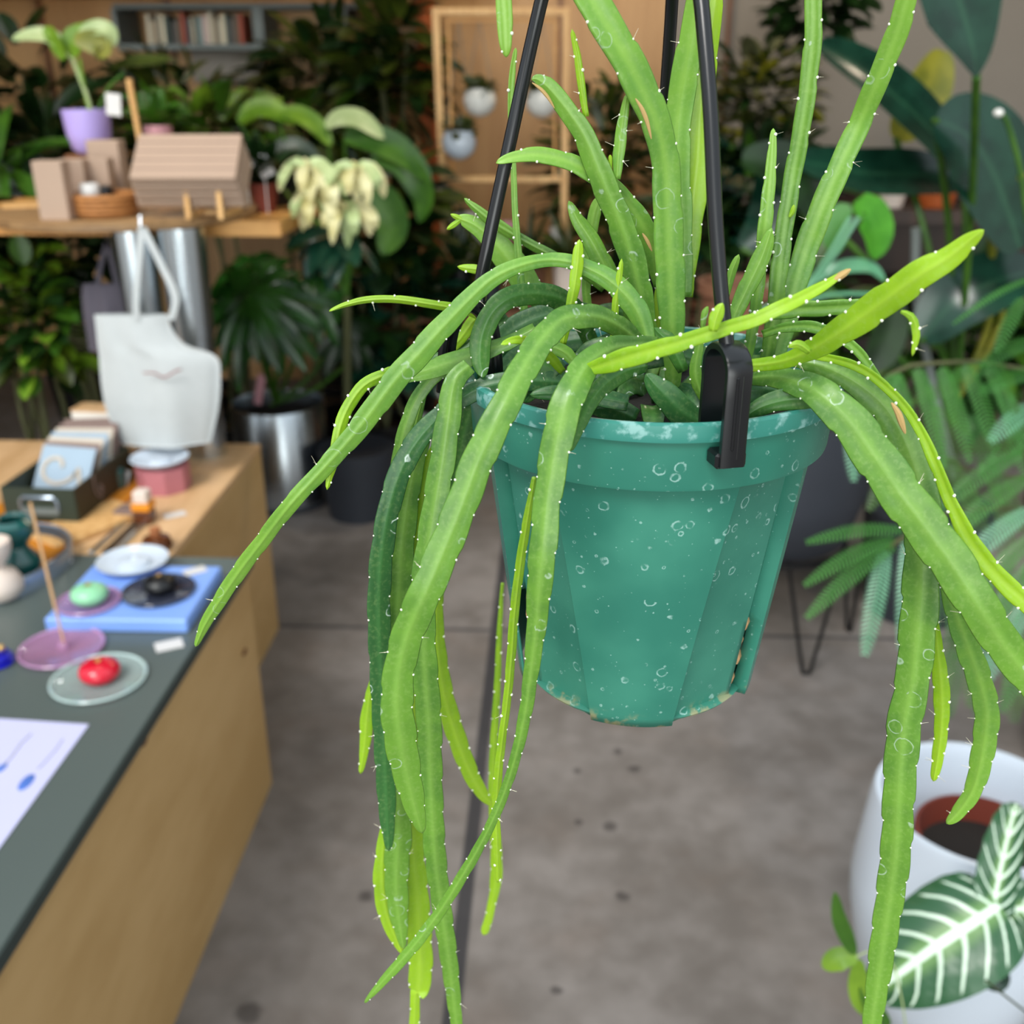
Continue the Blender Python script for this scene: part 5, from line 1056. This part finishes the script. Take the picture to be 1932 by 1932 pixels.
# arching left
S([(1225, 660, 24), (1215, 620, 34), (1195, 575, 40), (1152, 530, 36), (1095, 500, 28), (1040, 490, 24), (985, 500, 26), (930, 525, 30), (885, 565, 34), (840, 612, 40), (790, 668, 44), (742, 722, 44), (696, 784, 42), (650, 840, 36), (600, 895, 32), (545, 955, 30), (495, 1020, 28), (450, 1080, 28), (410, 1140, 24), (385, 1182, 18), (369, 1220, 7)], [-.03, -.03, -.045, -.06, -.05], 'stem_pale', roll=12, lam=.02, spines=.06)
S([(760, 700, 24), (725, 708, 24), (688, 726, 22), (660, 762, 22), (642, 805, 22), (634, 850, 20), (624, 890, 14), (617, 924, 6)], [-.04, -.055], 'stem_lime', roll=18, lam=.014)
S([(930, 610, 18), (890, 588, 16), (840, 578, 15), (790, 570, 14), (740, 564, 13), (690, 566, 12), (650, 575, 9), (621, 587, 4)], [.02, .01], 'stem_lime', roll=30)
S([(920, 512, 8), (900, 508, 16), (880, 506, 14), (863, 503, 6)], .02, 'stem_lime')
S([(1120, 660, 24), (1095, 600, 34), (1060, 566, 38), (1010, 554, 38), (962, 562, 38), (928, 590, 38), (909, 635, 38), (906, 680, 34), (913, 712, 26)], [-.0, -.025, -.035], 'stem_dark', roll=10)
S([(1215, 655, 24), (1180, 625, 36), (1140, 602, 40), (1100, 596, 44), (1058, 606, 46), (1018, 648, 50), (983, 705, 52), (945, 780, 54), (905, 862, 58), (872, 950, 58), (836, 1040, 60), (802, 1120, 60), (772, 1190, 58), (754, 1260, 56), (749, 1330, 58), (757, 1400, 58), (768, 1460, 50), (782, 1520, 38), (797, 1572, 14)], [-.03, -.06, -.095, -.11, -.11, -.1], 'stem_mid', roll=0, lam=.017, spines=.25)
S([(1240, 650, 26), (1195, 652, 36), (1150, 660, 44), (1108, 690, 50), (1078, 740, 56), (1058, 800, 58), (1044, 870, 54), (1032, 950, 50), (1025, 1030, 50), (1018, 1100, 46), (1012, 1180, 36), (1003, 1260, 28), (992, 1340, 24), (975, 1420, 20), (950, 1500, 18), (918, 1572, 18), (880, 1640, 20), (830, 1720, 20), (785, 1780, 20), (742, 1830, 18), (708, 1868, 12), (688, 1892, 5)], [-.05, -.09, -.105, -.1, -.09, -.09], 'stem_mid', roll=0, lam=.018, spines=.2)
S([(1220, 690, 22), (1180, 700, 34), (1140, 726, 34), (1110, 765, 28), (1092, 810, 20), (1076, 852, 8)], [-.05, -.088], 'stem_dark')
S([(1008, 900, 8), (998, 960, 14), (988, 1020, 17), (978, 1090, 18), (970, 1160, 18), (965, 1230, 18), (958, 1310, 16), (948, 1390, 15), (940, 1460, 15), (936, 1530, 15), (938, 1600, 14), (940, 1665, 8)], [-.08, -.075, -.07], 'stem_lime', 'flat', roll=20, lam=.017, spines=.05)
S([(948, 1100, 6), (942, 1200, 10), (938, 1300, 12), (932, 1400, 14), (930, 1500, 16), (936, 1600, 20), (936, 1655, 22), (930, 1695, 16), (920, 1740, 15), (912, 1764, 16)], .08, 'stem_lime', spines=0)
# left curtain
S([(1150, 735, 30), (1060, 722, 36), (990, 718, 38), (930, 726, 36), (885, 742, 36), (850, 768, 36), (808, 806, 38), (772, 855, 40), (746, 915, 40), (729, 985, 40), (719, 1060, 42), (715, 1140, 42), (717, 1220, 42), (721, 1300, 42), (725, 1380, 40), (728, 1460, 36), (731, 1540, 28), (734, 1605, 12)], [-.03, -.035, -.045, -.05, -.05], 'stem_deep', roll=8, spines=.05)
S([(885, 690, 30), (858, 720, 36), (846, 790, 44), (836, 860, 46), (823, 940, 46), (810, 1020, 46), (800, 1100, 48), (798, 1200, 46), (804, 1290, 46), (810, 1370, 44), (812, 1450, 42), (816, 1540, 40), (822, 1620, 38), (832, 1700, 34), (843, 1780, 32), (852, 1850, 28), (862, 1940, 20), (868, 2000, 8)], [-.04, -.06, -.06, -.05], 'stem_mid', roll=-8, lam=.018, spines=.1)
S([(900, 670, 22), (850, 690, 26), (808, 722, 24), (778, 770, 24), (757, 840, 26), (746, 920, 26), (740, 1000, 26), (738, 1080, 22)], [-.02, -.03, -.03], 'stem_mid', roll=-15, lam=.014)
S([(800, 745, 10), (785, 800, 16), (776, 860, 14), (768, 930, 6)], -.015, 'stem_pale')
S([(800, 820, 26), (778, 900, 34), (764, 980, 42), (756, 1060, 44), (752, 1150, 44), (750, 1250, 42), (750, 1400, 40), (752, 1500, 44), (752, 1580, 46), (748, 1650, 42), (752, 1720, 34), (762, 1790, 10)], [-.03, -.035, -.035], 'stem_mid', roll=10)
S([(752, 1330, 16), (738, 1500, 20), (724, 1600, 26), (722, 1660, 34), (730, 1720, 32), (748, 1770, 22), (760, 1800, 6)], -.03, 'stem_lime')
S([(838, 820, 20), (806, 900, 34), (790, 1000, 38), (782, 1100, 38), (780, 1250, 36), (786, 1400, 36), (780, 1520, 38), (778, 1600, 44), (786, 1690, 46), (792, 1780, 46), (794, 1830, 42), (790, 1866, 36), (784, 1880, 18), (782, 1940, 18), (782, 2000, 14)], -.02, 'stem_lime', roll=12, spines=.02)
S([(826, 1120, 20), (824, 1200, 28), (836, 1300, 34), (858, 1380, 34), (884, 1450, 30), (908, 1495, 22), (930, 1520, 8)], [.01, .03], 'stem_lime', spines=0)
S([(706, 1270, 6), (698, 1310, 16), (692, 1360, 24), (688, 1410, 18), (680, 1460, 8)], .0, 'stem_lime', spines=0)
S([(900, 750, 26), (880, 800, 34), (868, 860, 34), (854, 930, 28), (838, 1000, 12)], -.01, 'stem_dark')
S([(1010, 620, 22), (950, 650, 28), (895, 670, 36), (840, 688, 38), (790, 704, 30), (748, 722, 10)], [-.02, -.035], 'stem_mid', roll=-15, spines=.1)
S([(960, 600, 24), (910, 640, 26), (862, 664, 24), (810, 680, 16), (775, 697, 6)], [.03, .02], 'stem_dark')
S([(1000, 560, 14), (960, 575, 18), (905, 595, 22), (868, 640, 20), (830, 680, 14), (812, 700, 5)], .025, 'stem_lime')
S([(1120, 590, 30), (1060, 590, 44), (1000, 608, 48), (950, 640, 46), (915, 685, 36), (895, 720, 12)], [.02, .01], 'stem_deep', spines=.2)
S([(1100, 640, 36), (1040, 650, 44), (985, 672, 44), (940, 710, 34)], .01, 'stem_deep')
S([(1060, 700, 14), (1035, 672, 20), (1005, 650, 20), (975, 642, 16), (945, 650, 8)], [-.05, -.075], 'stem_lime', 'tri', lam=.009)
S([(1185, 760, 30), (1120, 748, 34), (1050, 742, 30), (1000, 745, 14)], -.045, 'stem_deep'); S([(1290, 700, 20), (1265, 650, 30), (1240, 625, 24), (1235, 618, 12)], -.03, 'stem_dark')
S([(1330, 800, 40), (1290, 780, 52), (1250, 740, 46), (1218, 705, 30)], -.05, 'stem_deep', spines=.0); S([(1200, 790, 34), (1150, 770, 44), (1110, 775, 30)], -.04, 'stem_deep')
# right
S([(1090, 702, 14), (1130, 690, 28), (1175, 676, 38), (1240, 658, 34), (1300, 641, 30), (1360, 622, 27), (1420, 604, 26), (1470, 582, 26), (1520, 558, 23), (1562, 534, 16), (1604, 507, 6)], [-.075, -.09, -.1, -.09], 'stem_lime', 'tri', lam=.013, spines=.15)
S([(1345, 625, 14), (1350, 602, 24), (1358, 582, 22), (1364, 572, 12)], -.1, 'stem_lime', lam=.007); S([(1325, 620, 8), (1330, 590, 12), (1336, 578, 6)], -.085, 'stem_mid', lam=.007)
S([(1390, 690, 20), (1440, 688, 24), (1490, 678, 28), (1535, 658, 38), (1580, 630, 48), (1635, 592, 56), (1690, 552, 56), (1740, 516, 52), (1790, 486, 42), (1828, 456, 30), (1856, 434, 14)], [-.05, -.075, -.1, -.11], 'stem_lime', roll=5, lam=.018, spines=.1)
S([(1528, 664, 12), (1512, 652, 16), (1498, 650, 14), (1487, 656, 8)], -.08, 'stem_lime', lam=.006); S([(1700, 588, 6), (1720, 598, 14), (1729, 628, 14), (1725, 655, 9), (1721, 672, 4)], -.1, 'stem_lime', lam=.006, spines=.8)
S([(1380, 620, 14), (1430, 595, 22), (1500, 582, 30), (1570, 578, 30), (1640, 574, 26), (1690, 574, 10)], [-.02, -.03], 'stem_mid', 'tri', lam=.012)
S([(1410, 715, 20), (1450, 712, 34), (1495, 718, 46), (1545, 742, 58), (1600, 792, 68), (1652, 862, 74), (1700, 932, 76), (1750, 1000, 76), (1800, 1070, 74), (1850, 1150, 68), (1900, 1226, 62), (1965, 1310, 54), (2020, 1390, 40)], [-.04, -.07, -.09, -.1, -.1], 'stem_mid', roll=6, lam=.02, spines=.35)
S([(1490, 680, 20), (1550, 690, 36), (1612, 718, 48), (1670, 765, 56), (1708, 830, 62), (1730, 900, 60), (1742, 970, 60), (1740, 1050, 62), (1736, 1130, 64), (1730, 1200, 64), (1722, 1280, 60), (1707, 1360, 60), (1700, 1430, 58), (1695, 1510, 54), (1692, 1580, 52), (1685, 1650, 50), (1675, 1720, 46), (1665, 1790, 44), (1655, 1860, 38), (1645, 1932, 32), (1635, 2010, 20)], [-.04, -.065, -.08, -.08], 'stem_mid', roll=-6, lam=.02, spines=.2)
S([(1520, 668, 12), (1570, 676, 16), (1625, 694, 18), (1682, 738, 18), (1726, 792, 18), (1760, 860, 22), (1792, 940, 24), (1832, 1020, 32), (1882, 1085, 34), (1940, 1140, 36), (2000, 1190, 30)], [-.05, -.08, -.09], 'stem_lime', 'tri', lam=.015, spines=.15)
S([(1440, 630, 14), (1480, 618, 18), (1530, 616, 22), (1580, 632, 20), (1622, 665, 18), (1655, 710, 14), (1690, 760, 6)], [-.02, -.05], 'stem_mid', 'tri', lam=.011)
S([(1776, 1085, 14), (1800, 1150, 32), (1826, 1220, 42), (1850, 1290, 42), (1862, 1350, 42), (1852, 1430, 38), (1836, 1490, 30), (1810, 1530, 24), (1786, 1554, 14)], [-.07, -.06], 'stem_pale', lam=.014)
S([(1762, 1140, 6), (1768, 1220, 20), (1776, 1300, 28), (1776, 1370, 24), (1769, 1430, 20), (1761, 1474, 12)], -.055, 'stem_lime', lam=.013)
S([(1600, 725, 8), (1655, 770, 24), (1690, 830, 30), (1704, 890, 24), (1708, 945, 8)], [-.03, -.05], 'stem_dark')
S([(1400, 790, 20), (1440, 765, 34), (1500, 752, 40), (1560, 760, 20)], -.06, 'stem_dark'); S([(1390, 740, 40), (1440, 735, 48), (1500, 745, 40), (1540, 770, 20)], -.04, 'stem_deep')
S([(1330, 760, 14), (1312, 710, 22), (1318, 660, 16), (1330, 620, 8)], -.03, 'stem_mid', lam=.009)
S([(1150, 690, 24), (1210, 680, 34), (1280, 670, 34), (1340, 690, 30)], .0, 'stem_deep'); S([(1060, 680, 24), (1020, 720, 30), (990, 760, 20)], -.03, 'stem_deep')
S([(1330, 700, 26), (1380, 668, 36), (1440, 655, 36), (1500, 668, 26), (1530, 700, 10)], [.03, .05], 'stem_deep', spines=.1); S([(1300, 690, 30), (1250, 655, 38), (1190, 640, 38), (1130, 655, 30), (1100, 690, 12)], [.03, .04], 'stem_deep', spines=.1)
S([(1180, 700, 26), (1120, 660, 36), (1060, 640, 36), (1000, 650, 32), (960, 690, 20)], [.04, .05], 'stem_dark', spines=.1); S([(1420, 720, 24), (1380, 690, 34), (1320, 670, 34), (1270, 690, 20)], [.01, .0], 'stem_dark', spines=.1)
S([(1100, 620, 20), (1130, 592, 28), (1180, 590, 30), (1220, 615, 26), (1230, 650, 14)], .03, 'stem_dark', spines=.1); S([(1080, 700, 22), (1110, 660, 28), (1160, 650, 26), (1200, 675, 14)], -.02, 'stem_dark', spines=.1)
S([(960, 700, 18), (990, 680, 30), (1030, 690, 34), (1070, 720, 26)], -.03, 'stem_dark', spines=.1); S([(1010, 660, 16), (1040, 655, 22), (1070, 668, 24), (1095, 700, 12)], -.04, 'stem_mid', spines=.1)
for pts, r_, dy in (([(1199, 186), (1211, 205), (1221, 230), (1229, 262)], .0011, -.036), ([(1004, 156), (1020, 168), (1034, 184), (1046, 204)], .0009, -.022), ([(1605, 508), (1585, 521), (1566, 534)], .0016, -.092), ([(1682, 760), (1694, 778), (1702, 800), (1708, 818)], .0016, -.082), ([(1212, 440), (1222, 456), (1230, 474)], .001, -.014)):
    MB().tube(vcrv([PT(x, y, dy) for x, y in pts], 12), [r_ * .6 * (.3 + math.sin(math.pi * i / 11)) for i in range(12)], 7).build('dry_scar', 'scar', hang)
# short leaves crowding the crown, rooted in the soil
random.seed(21)
for k in range(18):
    a = random.uniform(0, 2 * math.pi); r0 = random.uniform(.0, .035); p = C0 + Vector((r0 * math.sin(a), r0 * math.cos(a), -.012)); 
    L = random.uniform(.02, .036); d = Vector((math.sin(a) * .8, math.cos(a) * .8, random.uniform(.25, .9))).normalized()
    b = MB(); pts = [p + d * (L * i / 9) - Vector((0, 0, 1.6 * L * (i / 9) ** 3 * .4)) for i in range(10)]
    w = random.uniform(.0035, .0055)
    b.blade(pts, [w * x for x in (.6, .8, .95, 1, 1, 1, .95, .8, .6, .2)], Vector((random.uniform(-.4, .4), -.7, .6)), .2)
    o = b.build('young_stem', random.choice(['stem_deep', 'stem_dark', 'stem_mid']), hang); md = o.modifiers.new('t', 'SOLIDIFY'); md.thickness = .0012
    l2 = o.data.uv_layers.new(name='along')
SUB = {'hole_ring': 'bead', 'printed_line': 'box', 'spiral_print': 'card', 'rim_band': ('pot', 'rim'), 'rim_lip': 'pot', 'pot_base': 'pot', 'bark_chips': 'root_ball', 'clip_rib': 'rim_clip', 'raised_centre': ('plate', 'dish'),
       'lid': 'jar', 'stopper': 'body', 'base_band': 'cylinder', 'printed_mark': 'side_panel', 'name_plate': 'box_shell', 'pull_handle': 'box_shell', 'woven_band': 'basket_wall', 'script_logo': 'bag_body', 'wood_knot': 'body', 'mirror_base': 'rim', 'pencil_mark': 'sheet', 'blue_mark': 'sheet', 'cord': 'bowl', 'soil': 'pot', 'hanger_hook': 'hanger_wire'}
st = lambda n: n.split('.')[0]
for root in [o for o in bpy.data.objects if o.type == 'EMPTY']:
    kids = list(root.children)
    for k in kids:
        want = SUB.get(st(k.name))
        if not want or st(k.name) == 'bark_chips': continue
        want = (want,) if isinstance(want, str) else want
        host = [h for h in kids if st(h.name) in want and h.parent == root and SUB.get(st(h.name)) is None] or [h for h in kids if st(h.name) in want and h.parent == root]
        if host: k.parent = host[-1]
    for k in root.children_recursive:      # nothing deeper than thing > part > sub-part
        if k.parent.parent and k.parent.parent.parent: k.parent = k.parent.parent
for o in bpy.data.objects:
    if '_w' in o: del o['_w']
